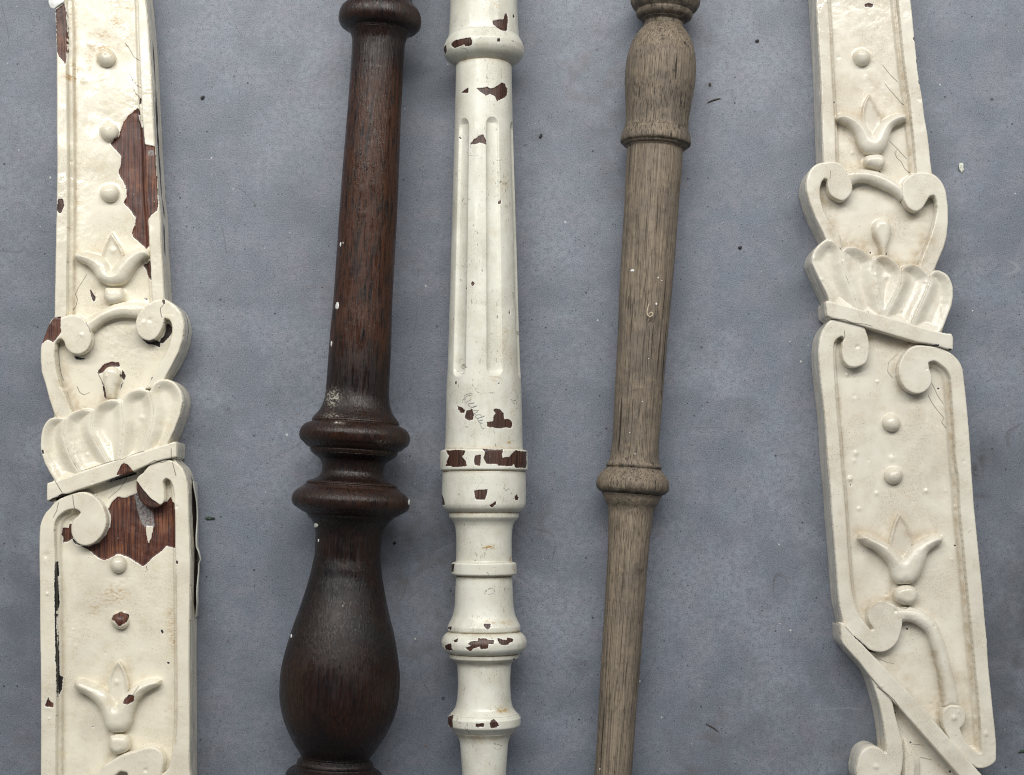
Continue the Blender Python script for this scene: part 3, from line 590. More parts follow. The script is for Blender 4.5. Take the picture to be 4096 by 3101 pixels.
    # outline of the whole board at its front
    out = np.vstack([LX, P('A2', [(215, 1115), (180, 1190), (150, 1280), (132, 1330), (128, 1450), (138, 1550)], 'A3', [(145, 0), (165, 60), (200, 200), (240, 330), (240, 356), (200, 374), (155, 445), (135, 560), (134, 600), (150, 690), (190, 790), (235, 870), (235, 888), (192, 905), (190, 1050), (205, 1062), (240, 1070), (215, 1105), (165, 1160), (126, 1250), (118, 1350), (115, 1500)],
                     'A4', [(120, 0), (122, 400), (128, 800), (130, 1200), (128, 1675), (128, 2100), (1378, 2100), (1382, 1750), (1378, 1600), (1380, 1200), (1375, 800), (1378, 400)],
                     'A3', [(1385, 1675), (1384, 1500), (1376, 1300), (1370, 1100), (1365, 930), (1345, 840), (1310, 770), (1270, 735), (1250, 705), (1274, 690), (1274, 575), (1250, 556), (1205, 572), (1255, 470), (1312, 310), (1326, 200), (1302, 120), (1250, 60), (1195, 36)],
                     'A2', [(1160, 1600), (1190, 1560), (1262, 1440), (1312, 1320), (1334, 1200), (1330, 1120), (1305, 1045), (1262, 990), (1200, 948), (1166, 935)]), RX[::-1]])
    out = smooth(out)
    ins = out
    b.panel(ins)
    b.walls(out, 27.4, [(120, 360, 400, 17, 1.4), (330, 800, 400, 16, 2.6), (770, 880, 400, 15, 3.2), (850, 1040, 400, 17, 2.4), (1900, 2470, 600, 9, 6.5), (2640, 2760, 600, 15, 1.0), (2860, 2990, 600, 13, 1.4), (1150, 1420, 640, 14, .9), (1560, 1780, 600, 16, .9)])
    # sheet of paint that has come away from the right-hand edge
    ys = np.linspace(1925, 2475, 90); base = np.interp(ys, [1900, 2000, 2100, 2217, 2290, 2400, 2480], [758, 760, 761, 762, 763, 762, 761])
    off = np.interp(ys, [1925, 2000, 2080, 2190, 2210, 2240, 2262, 2330, 2420, 2475], [1, 6, 9, 11, 19, 24, 15, 13, 12, 2])
    zt = 12 + 3.0 * np.sin(ys / 37.0) + np.interp(ys, [1925, 2100, 2220, 2475], [3, 1, 6, 2]); rows = []
    for f, s_ in ((0, 0), (.25, .5), (.5, .8), (.75, 1.0), (1, 1.0)):
        lx, ly = b.loc(base + off * s_ + 1.5, ys); rows.append(np.stack([lx, ly, zt * f / 1000], -1))
    for f, s_ in ((1, 1.0), (.75, 1.0), (.5, .8), (.25, .5), (0, 0)):
        lx, ly = b.loc(base + off * s_ - .8, ys); rows.append(np.stack([lx, ly, zt * f / 1000], -1))
    i = np.arange(10 * 90).reshape(10, 90); q = np.stack([i[:-1, :-1], i[:-1, 1:], i[1:, 1:], i[1:, :-1]], -1).reshape(-1, 4)
    mesh_np('loose_paint_sheet', np.concatenate(rows), q, M['paint_back'], b.root)
    # curled white flake at the top of the left rail
    fl = smooth(P('A1', [(205, -60), (210, 40), (222, 76), (245, 80), (262, 66), (330, 22), (335, -60)]), 1, 10)
    b.field('curled_paint_flake', [fl], lambda d, x, y: 30.4 + 2.2 * sstep(25, 0, x - 198 + 0 * y) + .4 * np.sin(y / 9), drop=.5, mat=M['spot'], chips=False)
    return b
left_board()

# ================================================================== right board
def right_board():
    b = Board('carved_board_baluster', 'flat ivory carved baluster with unbroken paint and a diagonal bar near its lower end', 3560, 1560, 30.0, 20.6, M['ivory'])
    b.chip(P('B1', [(768, 5), (800, -8), (845, 0), (842, 28), (815, 32), (800, 22), (780, 30)]), .4)
    for c in [(1165, 325), (1188, 515), (1208, 685), (1225, 560)]:
        q = P('B1', [c])[0]; b.chip(b.circle(q[0] + 2, q[1], 5, 9), .7, it=0)
    b.chip(P('B3', [(1112, 272), (1165, 268), (1162, 285), (1118, 280)]), .9)
    b.chip(P('B3', [(1225, 318), (1245, 305), (1275, 312), (1262, 325)]), .7)
    b.chip(P('B5', [(225, 492), (260, 515), (320, 570), (380, 622), (430, 645), (490, 650), (440, 658), (400, 650), (330, 590), (260, 528)]), .7)
    b.chip(P('B5', [(285, 768), (310, 780), (318, 800), (295, 792)]), .8)
    b.chip(P('B2', [(750, 1348), (790, 1358), (775, 1366)]), .8)
    for q in [P('B5', [(618, 1168)]), P('B5', [(750, 1416)]), P('B5', [(1085, 1662)]), P('B4', [(1325, 595)]), P('B5', [(722, 457)]), P('B5', [(662, 462)]), P('B4', [(445, 82)]), P('B2', [(820, 845)]), P('B2', [(955, 855)]), P('B3', [(1185, 630)]), P('B1', [(505, 840)]), P('B2', [(900, 160)])]:
        b.chip(b.circle(q[0][0], q[0][1], 4.2, 4.6), .4, it=0)
    for pl in [P('B1', [(925, 515), (965, 570), (1010, 620), (1055, 662)]), P('B1', [(945, 675), (985, 725), (1030, 775), (1080, 835), (1100, 860)]), P('B1', [(1045, 1235), (1030, 1260), (1045, 1300), (1080, 1330), (1110, 1390), (1150, 1430)]), P('B1', [(985, 1160), (1050, 1225), (1130, 1310)]),
               P('B3', [(1115, 560), (1150, 620), (1180, 690), (1230, 760)]), P('B3', [(1100, 685), (1130, 745), (1175, 810), (1235, 880), (1215, 915), (1250, 965)]), P('B3', [(835, 345), (765, 410), (760, 490), (800, 540)]), P('B3', [(260, 62), (370, 62), (430, 90), (540, 102), (600, 120)]),
               P('B3', [(370, 150), (375, 200), (360, 240)]), P('B4', [(375, 1270), (430, 1335), (500, 1400), (560, 1460)]), P('B5', [(480, 710), (545, 738), (610, 752)]), P('B5', [(440, 935), (520, 990), (580, 1040), (620, 1100)]), P('B5', [(640, 275), (690, 280), (735, 265)]),
               P('B5', [(995, 1600), (985, 1620)]), P('B5', [(760, 1430), (860, 1440)]), P('B5', [(830, 1540), (930, 1565)]), P('B2', [(465, 180), (460, 240)]), P('B4', [(640, 1485), (690, 1490)])]:
        b.cracks.append((pl, 2.1))
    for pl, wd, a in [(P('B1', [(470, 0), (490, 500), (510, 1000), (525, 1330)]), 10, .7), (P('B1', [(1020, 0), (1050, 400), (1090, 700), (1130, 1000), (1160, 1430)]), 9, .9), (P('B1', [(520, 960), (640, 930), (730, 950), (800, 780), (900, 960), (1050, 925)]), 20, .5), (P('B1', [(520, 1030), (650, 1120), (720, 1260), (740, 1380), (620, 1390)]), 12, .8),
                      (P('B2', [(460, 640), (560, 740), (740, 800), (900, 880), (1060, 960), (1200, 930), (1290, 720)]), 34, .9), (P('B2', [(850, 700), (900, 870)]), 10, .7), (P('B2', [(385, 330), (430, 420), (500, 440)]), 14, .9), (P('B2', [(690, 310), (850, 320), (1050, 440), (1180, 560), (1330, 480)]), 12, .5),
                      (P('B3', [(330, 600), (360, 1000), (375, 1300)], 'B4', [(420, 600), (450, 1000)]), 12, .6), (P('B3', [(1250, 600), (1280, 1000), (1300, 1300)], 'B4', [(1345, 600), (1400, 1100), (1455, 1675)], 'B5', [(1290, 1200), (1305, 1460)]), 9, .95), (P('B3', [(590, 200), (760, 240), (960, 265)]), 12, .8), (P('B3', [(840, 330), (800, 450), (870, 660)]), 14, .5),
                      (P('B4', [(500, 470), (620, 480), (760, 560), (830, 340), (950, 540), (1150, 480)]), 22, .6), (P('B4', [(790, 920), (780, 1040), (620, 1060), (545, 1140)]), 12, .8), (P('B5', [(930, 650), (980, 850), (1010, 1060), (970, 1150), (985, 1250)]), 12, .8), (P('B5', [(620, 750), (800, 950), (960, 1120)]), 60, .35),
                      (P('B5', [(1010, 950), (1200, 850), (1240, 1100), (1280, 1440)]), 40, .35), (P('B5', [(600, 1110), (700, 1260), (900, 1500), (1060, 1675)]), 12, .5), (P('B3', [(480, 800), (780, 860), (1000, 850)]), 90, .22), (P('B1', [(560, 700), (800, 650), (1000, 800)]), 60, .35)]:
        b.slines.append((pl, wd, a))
    for r_, x, y, r, a in [('B5', 1088, 1195, 12, 1.2), ('B3', 480, 285, 7, -.9), ('B3', 490, 1175, 11, .9), ('B3', 440, 1390, 10, .9), ('B3', 665, 1515, 10, .8), ('B3', 1082, 1495, 9, 1.0), ('B3', 795, 1222, 14, .8), ('B2', 935, 1060, 11, 1.1), ('B4', 515, 285, 9, .8), ('B4', 1315, 270, 8, .8), ('B5', 600, 300, 7, -.9), ('B5', 1360, 1330, 10, .8), ('B5', 435, 1605, 10, .9), ('B4', 440, 35, 9, .8)]:
        q = P(r_, [(x, y)])[0]; b.pimples.append((q[0], q[1], r, a))
    T = b.zf
    LX = P('B1', [(318, -420), (345, 0), (362, 300), (380, 600), (390, 900), (400, 1200), (405, 1350)])
    RX = P('B1', [(1085, -420), (1140, 0), (1160, 200), (1185, 450), (1205, 650), (1235, 800), (1250, 950), (1285, 1150), (1305, 1350), (1318, 1440)])
    b.add('frame_rail', np.vstack([LX, P('B1', [(410, 1400), (515, 1400), (512, 1200), (500, 950), (485, 700), (470, 400), (460, 200), (447, 0), (420, -420)])]), b.flat(T), True)
    b.add('frame_rail', np.vstack([RX, P('B1', [(1320, 1500), (1190, 1500), (1185, 1440), (1165, 1200), (1145, 1000), (1130, 850), (1100, 650), (1075, 450), (1050, 200), (1030, 0), (985, -420)])]), b.flat(T), True)
    for c in ((690, -240), (745, 455)): b.stud(P('B1', [c])[0], 36)
    tul = b.add('tulip', P('B1', [(515, 1000), (518, 968), (560, 938), (620, 938), (680, 963), (735, 1000), (790, 1060), (825, 1125), (860, 1060), (910, 1000), (980, 958), (1050, 938), (1108, 953), (1113, 1000), (1060, 1022), (1000, 1062), (975, 1120), (960, 1180), (930, 1242), (880, 1283), (820, 1288), (760, 1273), (710, 1222), (690, 1160), (665, 1100), (620, 1050), (570, 1022)]), b.dome(32.0, 8.5), L=14)
    b.add('petal', P('B1', [(738, 1000), (740, 915), (760, 840), (800, 770), (846, 840), (880, 905), (902, 970), (890, 1060), (825, 1150), (760, 1070)]), b.leaf(26.6), parent=tul, L=14)
    b.add('bead', P('B1', [(752, 1342), (770, 1298), (830, 1283), (902, 1290), (934, 1330), (926, 1382), (880, 1412), (830, 1394), (765, 1378)]), b.dome(30.4, 5.0), L=14)
    HL = [(410, 100), (340, 122), (290, 175), (262, 255), (260, 330), (280, 420), (320, 530), (370, 640), (420, 735)]
    b.add('heart_band', P('B2', [(480, 94), (540, 108), (592, 153), (622, 220), (647, 280), (648, 342), (620, 393), (570, 427), (510, 413), (458, 372), (438, 310), (438, 252), (418, 240), (395, 265), (380, 320), (380, 400), (395, 470), (420, 540), (460, 610), (500, 660), (550, 730), (560, 830), (450, 810)] + HL[::-1]), b.flat(T + .6, 1.5), L=16)
    HR = [(1180, 188), (1260, 184), (1332, 205), (1392, 260), (1427, 330), (1446, 430), (1451, 560), (1446, 680), (1422, 800), (1380, 900), (1335, 1005)]
    b.add('heart_band', P('B2', [(1070, 268), (1110, 220)] + HR + [(1280, 1080), (1190, 1010), (1215, 930), (1260, 820), (1310, 690), (1340, 580), (1355, 490), (1347, 420), (1330, 383), (1295, 393), (1267, 440), (1232, 492), (1180, 518), (1118, 492), (1078, 430), (1063, 380), (1060, 320)]), b.flat(T + .8, 1.5), L=16)
    b.add('arch_strap', P('B2', [(560, 190), (600, 158), (680, 149), (780, 154), (880, 174), (960, 209), (1030, 254), (1090, 300), (1090, 410), (1065, 418), (1020, 372), (950, 332), (860, 292), (780, 264), (700, 266), (640, 295), (580, 280)]), b.dome(30.6, 6.0), L=16)
    b.add('drop', P('B2', [(828, 640), (850, 588), (900, 568), (952, 583), (984, 640), (978, 720), (952, 800), (935, 900), (905, 900), (870, 780), (835, 700)]), b.dome(29.8, 5.5), L=14)
    r1 = [(550, 848), (560, 950), (590, 1060), (640, 1180), (690, 1310), (710, 1380)]; r2 = [(820, 918), (815, 1020), (835, 1150), (860, 1280), (895, 1380), (900, 1420)]
    r3 = [(1052, 1000), (1052, 1100), (1012, 1200), (955, 1310), (915, 1380), (905, 1425)]; r4 = [(1285, 1048), (1290, 1110), (1250, 1220), (1190, 1350), (1150, 1440), (1130, 1500)]
    lob = [[(300, 935), (322, 850), (370, 788), (430, 744), (492, 764), (532, 808)] + r1 + [(560, 1340), (450, 1310), (440, 1240), (380, 1120), (330, 1012)],
           [(590, 815), (660, 808), (732, 833), (792, 880)] + r2 + [(800, 1410)] + r1[::-1],
           [(870, 880), (930, 884), (992, 920), (1030, 965)] + r3 + r2[::-1],
           [(1100, 960), (1160, 953), (1222, 980), (1262, 1020)] + r4 + [(1010, 1470)] + r3[::-1],
           [(1330, 1009), (1382, 1013), (1442, 1050), (1480, 1120), (1491, 1200), (1477, 1310), (1435, 1420), (1395, 1515), (1350, 1560)] + r4[::-1]]
    b.shell([P('B2', l) for l in lob], 32.0)
    b.add('bar', P('B2', [(415, 1275), (430, 1263), (520, 1284), (760, 1349), (1000, 1414), (1240, 1489), (1395, 1531), (1474, 1541), (1488, 1575)], 'B3', [(1278, 320), (1228, 312), (1100, 272), (980, 256), (800, 202), (560, 132), (420, 90), (300, 62)], 'B2', [(465, 1412), (428, 1392)]), b.flat(32.4, 1.5), L=14)
    OL = P('B3', [(258, 62), (200, 130), (170, 200), (155, 300), (157, 400), (175, 600), (200, 800), (220, 1050), (235, 1300)], 'B4', [(245, 0), (265, 300), (285, 550), (305, 800), (320, 1000), (340, 1150), (372, 1262)])
    b.add('frame_rail', np.vstack([P('B3', [(330, 54), (430, 74), (532, 110), (562, 170), (582, 250), (582, 340), (555, 422), (490, 457), (420, 457), (368, 412), (348, 340), (353, 270), (366, 212), (348, 202), (310, 225), (290, 260), (285, 320), (290, 450), (300, 650), (315, 850), (335, 1050), (350, 1300)],
                               'B4', [(360, 0), (385, 300), (405, 600), (425, 850), (447, 1030), (482, 1150), (532, 1222), (600, 1302), (618, 1290), (582, 1240), (566, 1180), (580, 1110), (630, 1060), (690, 1048), (750, 1068), (800, 1093), (850, 1170), (862, 1240), (850, 1310), (820, 1400), (760, 1460), (690, 1487), (610, 1477), (560, 1450), (470, 1370)]), OL[::-1]]), b.flat(T, 1.5), True, L=16)
    OR = P('B3', [(1090, 278), (1180, 293), (1250, 328), (1322, 390), (1362, 460), (1377, 560), (1392, 700), (1407, 850), (1427, 1100), (1440, 1330)], 'B4', [(1445, 30), (1460, 250), (1485, 500), (1505, 700), (1530, 950), (1555, 1250), (1575, 1450)], 'B5', [(1375, 700), (1400, 950), (1425, 1200), (1442, 1350), (1448, 1500), (1440, 1560), (1392, 1602), (1330, 1622), (1275, 1612)])
    b.add('frame_rail', np.vstack([OR, P('B5', [(1150, 1500), (1060, 1395), (1010, 1295), (990, 1240), (985, 1190), (1000, 1130), (1040, 1095), (1090, 1088), (1150, 1100), (1188, 1150), (1192, 1210), (1170, 1262), (1142, 1285), (1170, 1362), (1230, 1440), (1295, 1490), (1318, 1485), (1313, 1300), (1295, 1050), (1275, 850), (1245, 550), (1215, 250), (1190, 0)], 'B4', [(1370, 600), (1340, 300), (1325, 0)],
                               'B3', [(1310, 1300), (1285, 950), (1270, 700), (1257, 545), (1232, 490), (1180, 440), (1120, 408), (1080, 422), (1085, 470), (1107, 540), (1102, 602), (1052, 662), (980, 683), (898, 652), (848, 592), (823, 520), (828, 440), (868, 350), (928, 290), (1000, 270)])]), b.flat(T, 1.5), True, L=16)
    b.stud(P('B3', [(785, 920)])[0], 37); b.stud(P('B3', [(803, 1365)])[0], 37)
    tul = b.add('tulip', P('B4', [(493, 540), (508, 498), (560, 480), (620, 503), (700, 543), (770, 588), (830, 650), (870, 695), (910, 640), (960, 583), (1030, 538), (1110, 503), (1170, 498), (1208, 525), (1203, 562), (1140, 602), (1085, 652), (1060, 720), (1040, 790), (1000, 872), (950, 912), (880, 922), (820, 912), (780, 862), (765, 800), (740, 740), (690, 682), (630, 632), (560, 597)]), b.dome(32.0, 8.5), L=14)
    b.add('petal', P('B4', [(760, 585), (778, 480), (808, 385), (845, 315), (896, 385), (934, 460), (952, 545), (935, 650), (870, 730), (800, 660)]), b.leaf(26.6), parent=tul, L=14)
    b.add('bead', P('B4', [(793, 1000), (820, 948), (880, 923), (952, 933), (993, 980), (993, 1042), (952, 1088), (890, 1093), (830, 1073), (798, 1042)]), b.dome(30.8, 5.4), L=14)
    b.add('strap', P('B4', [(770, 1090), (850, 1108), (930, 1108), (1010, 1128), (1090, 1178), (1152, 1240), (1192, 1320), (1227, 1430), (1262, 1550)], 'B5', [(1090, 830), (1112, 920), (1138, 1040), (1142, 1110), (1012, 1110), (1000, 1000), (975, 850), (940, 700), (905, 580), (870, 490), (800, 428), (720, 395), (670, 398), (630, 440), (560, 380)]), b.dome(30.3, 6.5), L=16)
    b.add('diagonal_bar', P('B5', [(130, 398), (165, 396), (240, 490), (330, 590), (410, 672), (560, 830), (700, 972), (850, 1140), (1000, 1310), (1150, 1480), (1300, 1650), (1480, 1860), (1300, 1880), (1120, 1675), (950, 1480), (800, 1310), (650, 1140), (580, 1062), (480, 962), (390, 862), (300, 742), (200, 632), (145, 560)]), b.flat(32.2, 1.6), L=14)
    b.add('curved_leg', P('B5', [(385, 845), (470, 940), (570, 1040), (582, 1085), (600, 1180), (632, 1300), (657, 1400), (670, 1500), (662, 1600), (640, 1690), (590, 1760), (480, 1800), (360, 1790), (290, 1730), (268, 1640), (276, 1590), (292, 1520), (332, 1460), (400, 1430), (470, 1450), (515, 1488), (522, 1470), (515, 1400), (500, 1280), (470, 1120), (430, 980)]), b.flat(T + .3, 1.6), L=16)
    b.add('pointed_leaf', P('B5', [(690, 1368), (712, 1390), (760, 1445), (802, 1510), (822, 1570), (824, 1700), (820, 1880), (664, 1880), (666, 1600), (675, 1450)]), lambda d, x, y: b.zp + 2.0 + np.minimum(d, 5.5) * np.where(x < P('B5', [(700, 0)])[0][0], 1.2, .75), L=14)
    out = np.vstack([LX, P('B2', HL), P('B2', [(425, 748), (372, 790), (324, 850), (302, 935), (332, 1012), (380, 1120), (440, 1240), (448, 1266), (416, 1276), (430, 1392), (460, 1412)]), OL,
                     P('B5', [(135, 420), (147, 560), (200, 632), (300, 742), (385, 850), (430, 980), (470, 1120), (500, 1280), (515, 1400), (520, 1480), (505, 1480), (470, 1452), (400, 1432), (334, 1461), (294, 1520), (278, 1590), (270, 1640), (290, 1730), (360, 1790), (480, 1800), (560, 1880), (1300, 1880), (1470, 1860), (1290, 1640), (1270, 1616)]),
                     OR[::-1], P('B3', [(1150, 282), (1225, 312), (1276, 318), (1276, 215)], 'B2', [(1472, 1543), (1400, 1530), (1435, 1420), (1477, 1310), (1491, 1200), (1480, 1120), (1442, 1050), (1385, 1014), (1340, 1010)] + HR[::-1][1:]), P('B1', [(1318, 1445)]), RX[::-1]])
    out = smooth(out)
    b.panel(out)
    b.walls(out, 28.4, None)
    return b
right_board()

# ------------------------------------------------------------------ turned balusters
def pchip(x, y, xi):
    h = np.diff(x); d = np.diff(y) / h; m = np.zeros(len(x))
    m[0], m[-1] = d[0], d[-1]
    for i in range(1, len(x) - 1):
        if d[i - 1] * d[i] > 0:
            w1, w2 = 2 * h[i] + h[i - 1], h[i] + 2 * h[i - 1]; m[i] = (w1 + w2) / (w1 / d[i - 1] + w2 / d[i])
    k = np.clip(np.searchsorted(x, xi) - 1, 0, len(h) - 1); t = (xi - x[k]) / h[k]
    return ((2 * t**3 - 3 * t**2 + 1) * y[k] + (t**3 - 2 * t**2 + t) * h[k] * m[k] + (-2 * t**3 + 3 * t**2) * y[k + 1] + (t**3 - t**2) * h[k] * m[k + 1])

def src(reg, y): return REG[reg][1] + y * KZ
class Turned:
    """rows: silhouette (y, left, right) read per region; axis x = x0 + slope*y"""
    def __init__(s, name, label, rows, x0, slope, mat, tmin, tmax, quirks=()):
        s.x0, s.sl = x0, slope; cs = 1 / math.sqrt(1 + slope * slope); s.cs = cs; s.mat = mat
        L, R = [], []
        for reg, data in rows:
            ox, oy = REG[reg]
            for y, l, r in data:
                Y = oy + y * KZ; xc = x0 + slope * Y
                dl = (xc - (ox + l * KZ)) * cs; dr = ((ox + r * KZ) - xc) * cs
                L.append((Y + slope * dl * -1, dl)); R.append((Y + slope * dr, dr))
        def uniq(a):
            a = sorted(a); o = [a[0]]
            for q in a[1:]:
                if q[0] - o[-1][0] > .8: o.append(q)
            return np.array(o)
        L, R = uniq(L), uniq(R)
        ti = np.arange(tmin, tmax + .01, 1.0)
        rl = pchip(L[:, 0], L[:, 1], np.clip(ti, L[0, 0], L[-1, 0])); rr = pchip(R[:, 0], R[:, 1], np.clip(ti, R[0, 0], R[-1, 0]))
        r = (rl + rr) / 2
        ker = np.exp(-np.arange(-6, 7) ** 2 / (2 * 2.0 ** 2)); ker /= ker.sum()
        s.ti = ti; s.r = np.convolve(np.pad(r, 6, mode='edge'), ker, 'valid')
        for tq, dq in quirks: s.r -= dq * np.exp(-((ti - tq) / 2.6) ** 2)
        rmax = s.r.max() * S4; s.az = rmax * (1 - rmax / CH)
        s.k = S4 * (1 - s.az / CH); s.az = s.r.max() * s.k
        s.tmid = CY
        X, Y = (x0 + slope * CY - CX) * s.k, 0.0
        s.rot = math.atan(slope)
        s.root = empty(name, (X, Y, 0), label, 'baluster', s.rot, 'old stair balusters laid out on the concrete floor')
        s.X0 = X; s.flute = None; s.chips = []; s.stains = []
    def rad(s, t): return np.interp(t, s.ti, s.r)
    def world(s, lx, ly):
        c, n = math.cos(s.rot), math.sin(s.rot); return s.X0 + lx * c - ly * n, lx * n + ly * c
    def local(s, X, Y):
        c, n = math.cos(s.rot), math.sin(s.rot); X = X - s.X0; return X * c + Y * n, -X * n + Y * c
    def surf(s, px, py, lift=0.0):
        """local point on the upper surface seen at a photograph pixel, and its normal"""
        z = s.az * 1.7
        for _ in range(6):
            X, Y = floor_xy(px, py, z); lx, ly = s.local(X, Y); t = CY - ly / s.k * s.cs / s.cs
            R = float(s.rad(t)) * s.k; lx = max(-R * .995, min(R * .995, lx)); z = s.az + math.sqrt(R * R - lx * lx)
        n = Vector((lx, 0, z - s.az)).normalized(); return Vector((lx, ly, z)) + n * lift, n
    def build(s, sections, nseg_top=120, nseg_bot=36, step=2.0, wob=.25, attr_fn=None):
        th = np.concatenate([np.linspace(-105, 105, nseg_top, endpoint=False), np.linspace(105, 255, nseg_bot, endpoint=False)]) * math.pi / 180
        for name, t0, t1 in sections:
            n = max(3, int((t1 - t0) / step) + 1); t = np.linspace(t0, t1, n)
            TT, TH = np.meshgrid(t, th, indexing='ij')
            R = s.rad(TT) * s.k * 1000
            if s.flute: R = R - s.flute(TT, TH)
            R = R + wob * .12 * np.sin(2 * TH + TT / 300) + wob * .3 * wav(TH * 60, TT, 420.0) * .4
            lx = R * np.sin(TH) / 1000; lz = s.az + R * np.cos(TH) / 1000; ly = (CY - TT) * s.k
            WX, WY = s.world(lx, ly); px, py = to_px(WX, WY, lz)
            up = np.cos(TH) > -.15
            c = np.full(TT.shape, -60.0); tone = np.zeros(TT.shape)
            for poly, tn in s.chips:
                m = up & (px > poly[:, 0].min() - 30) & (px < poly[:, 0].max() + 30) & (py > poly[:, 1].min() - 30) & (py < poly[:, 1].max() + 30)
                if m.any():
                    d = sdf(poly, px[m], py[m]); cm = c[m]; upd = d > cm; tm = tone[m]; tm[upd] = tn; tone[m] = tm; c[m] = np.maximum(cm, d)
            if s.chips:
                f = 1 - .4 * sstep(-1, 2, c) / np.maximum(R, 1); lx = lx * f; lz = s.az + (lz - s.az) * f
            st = np.zeros(TT.shape)
            for x, y, rx, ry, a in s.stains: st += a * up * np.exp(-((px - x) / rx) ** 2 - ((py - y) / ry) ** 2)
            at = {'chip': c.ravel(), 'tone': tone.ravel(), 'stain': st.ravel()}
            if attr_fn: at.update({k: v.ravel() for k, v in attr_fn(TT, TH, name).items()})
            if 'grime' not in at: at['grime'] = np.zeros(TT.size)
            at['crack'] = np.full(TT.size, -20.0)
            m_, k_ = TT.shape; co = np.stack([lx, ly, lz], -1).reshape(-1, 3)
            i = np.arange(m_ * k_).reshape(m_, k_); j = np.roll(i, -1, 1)
            q = np.stack([i[:-1], i[1:], j[1:], j[:-1]], -1).reshape(-1, 4)
            # close each turned section with end discs (a tiny inner ring, so that faces stay quads)
            for row, flip in ((0, False), (m_ - 1, True)):
                base = len(co); ring = co[row * k_:(row + 1) * k_].copy(); ctr = ring.mean(0); inner = ctr + (ring - ctr) * .02
                co = np.vstack([co, inner]); a = i[row]; a2 = np.roll(a, -1); b_ = base + np.arange(k_); b2 = np.roll(b_, -1)
                q = np.vstack([q, np.stack([a, a2, b2, b_] if not flip else [a, b_, b2, a2], -1)])
                at = {kk: np.concatenate([v, v[row * k_:(row + 1) * k_]]) for kk, v in at.items()}
            mesh_np(name, co, q, s.mat, s.root, at)
    def spot(s, name, px, py, rx, ry, mat, h=.0003, ang=0.0):
        p, nrm = s.surf(px, py); k = S4 * (1 - p.z / CH)
        M3 = nrm.to_track_quat('Z', 'Y').to_matrix()
        # stretch across so the drop keeps its seen width on the slanting surface
        rxk = rx * k / max(.25, nrm.z); ryk = ry * k
        co = []; n = 14
        for f, zz in ((1.0, -.00015), (.96, h * .6), (.6, h), (.02, h * 1.1)):
            for i in range(n):
                a = i / n * 2 * math.pi; w_ = 1 + .08 * math.sin(3 * a + px)
                v = Vector((rxk * f * w_ * math.cos(a), ryk * f * w_ * math.sin(a), 0))
                v = Matrix.Rotation(ang, 3, 'Z') @ v
                tx = Vector((nrm.z, 0, -nrm.x)); co.append(p + tx * v.x + Vector((0, 1, 0)) * v.y + nrm * (zz - .0004 * 0))
        i = np.arange(4 * n).reshape(4, n); j = np.roll(i, -1, 1)
        return mesh_np(name, [tuple(c) for c in co], np.stack([i[:-1], j[:-1], j[1:], i[1:]], -1).reshape(-1, 4), mat, s.root)


# ---- dark varnished baluster
dark = Turned('turned_baluster', 'dark brown varnished turned baluster with a swelling vase shape at its lower end',
    [('D1', [(-500, 650, 1150), (-120, 640, 1150), (-60, 640, 1140), (-30, 620, 1140), (0, 625, 1140), (20, 610, 1150), (60, 562, 1180), (95, 545, 1207), (130, 540, 1222), (165, 543, 1230), (200, 556, 1233), (222, 582, 1228), (236, 622, 1218), (262, 630, 1192), (276, 634, 1150), (290, 637, 1126), (310, 642, 1110), (335, 648, 1098), (360, 650, 1092), (500, 645, 1085), (900, 620, 1070), (1300, 590, 1058), (1660, 563, 1042)]),
     ('D2', [(400, 535, 1022), (800, 508, 1000), (1200, 470, 985), (1400, 455, 975), (1560, 445, 970)]),
     ('D3', [(60, 437, 970), (110, 422, 972), (150, 405, 976), (190, 380, 985), (225, 352, 1000), (255, 325, 1020), (275, 323, 1035), (292, 300, 1042), (300, 270, 1048), (320, 244, 1062), (345, 226, 1095), (390, 217, 1130), (430, 224, 1141), (465, 250, 1136), (490, 285, 1118), (505, 300, 1090), (540, 305, 1060), (555, 318, 1040), (575, 350, 1020), (595, 380, 985), (630, 400, 940), (690, 406, 915), (730, 385, 918), (765, 340, 930), (785, 280, 950), (805, 268, 985), (820, 262, 1035), (840, 208, 1045), (860, 182, 1060), (900, 158, 1095), (945, 151, 1132), (980, 160, 1143), (1010, 185, 1135), (1040, 232, 1105), (1070, 275, 1040), (1110, 312, 985), (1150, 334, 945), (1200, 345, 920), (1260, 350, 903), (1400, 343, 895), (1550, 310, 905)]),
     ('D4', [(0, 515, 1115), (100, 490, 1135), (250, 440, 1165), (400, 380, 1195), (550, 330, 1225), (700, 285, 1245), (850, 258, 1258), (930, 252, 1256), (1000, 250, 1250), (1100, 262, 1236), (1180, 280, 1216), (1250, 302, 1190), (1350, 347, 1140), (1420, 382, 1095), (1470, 405, 1060), (1500, 420, 1030), (1530, 425, 1005), (1545, 402, 1002), (1590, 390, 1034), (1605, 350, 1036), (1625, 318, 1045), (1660, 303, 1085), (1700, 298, 1110), (1760, 310, 1110), (1800, 350, 1090), (1830, 420, 1000), (1900, 430, 990), (2300, 430, 990)])],
    1524.5, -.0602, M['dark'], -230, 3330, [(src('D3', 300), 7), (src('D3', 522), 8), (src('D3', 822), 7), (src('D3', 1072), 7), (src('D1', 258), 6), (src('D4', 1535), 7), (src('D4', 1600), 5)])
dark.stains = [(*P('D3', [(480, 90)])[0], 26, 34, 1.1), (*P('D3', [(470, 235)])[0], 30, 8, .9), (*P('D3', [(540, 296)])[0], 26, 6, .9), (*P('D3', [(900, 455)])[0], 20, 7, .8), (*P('D2', [(490, 1640)])[0], 24, 18, .9)]
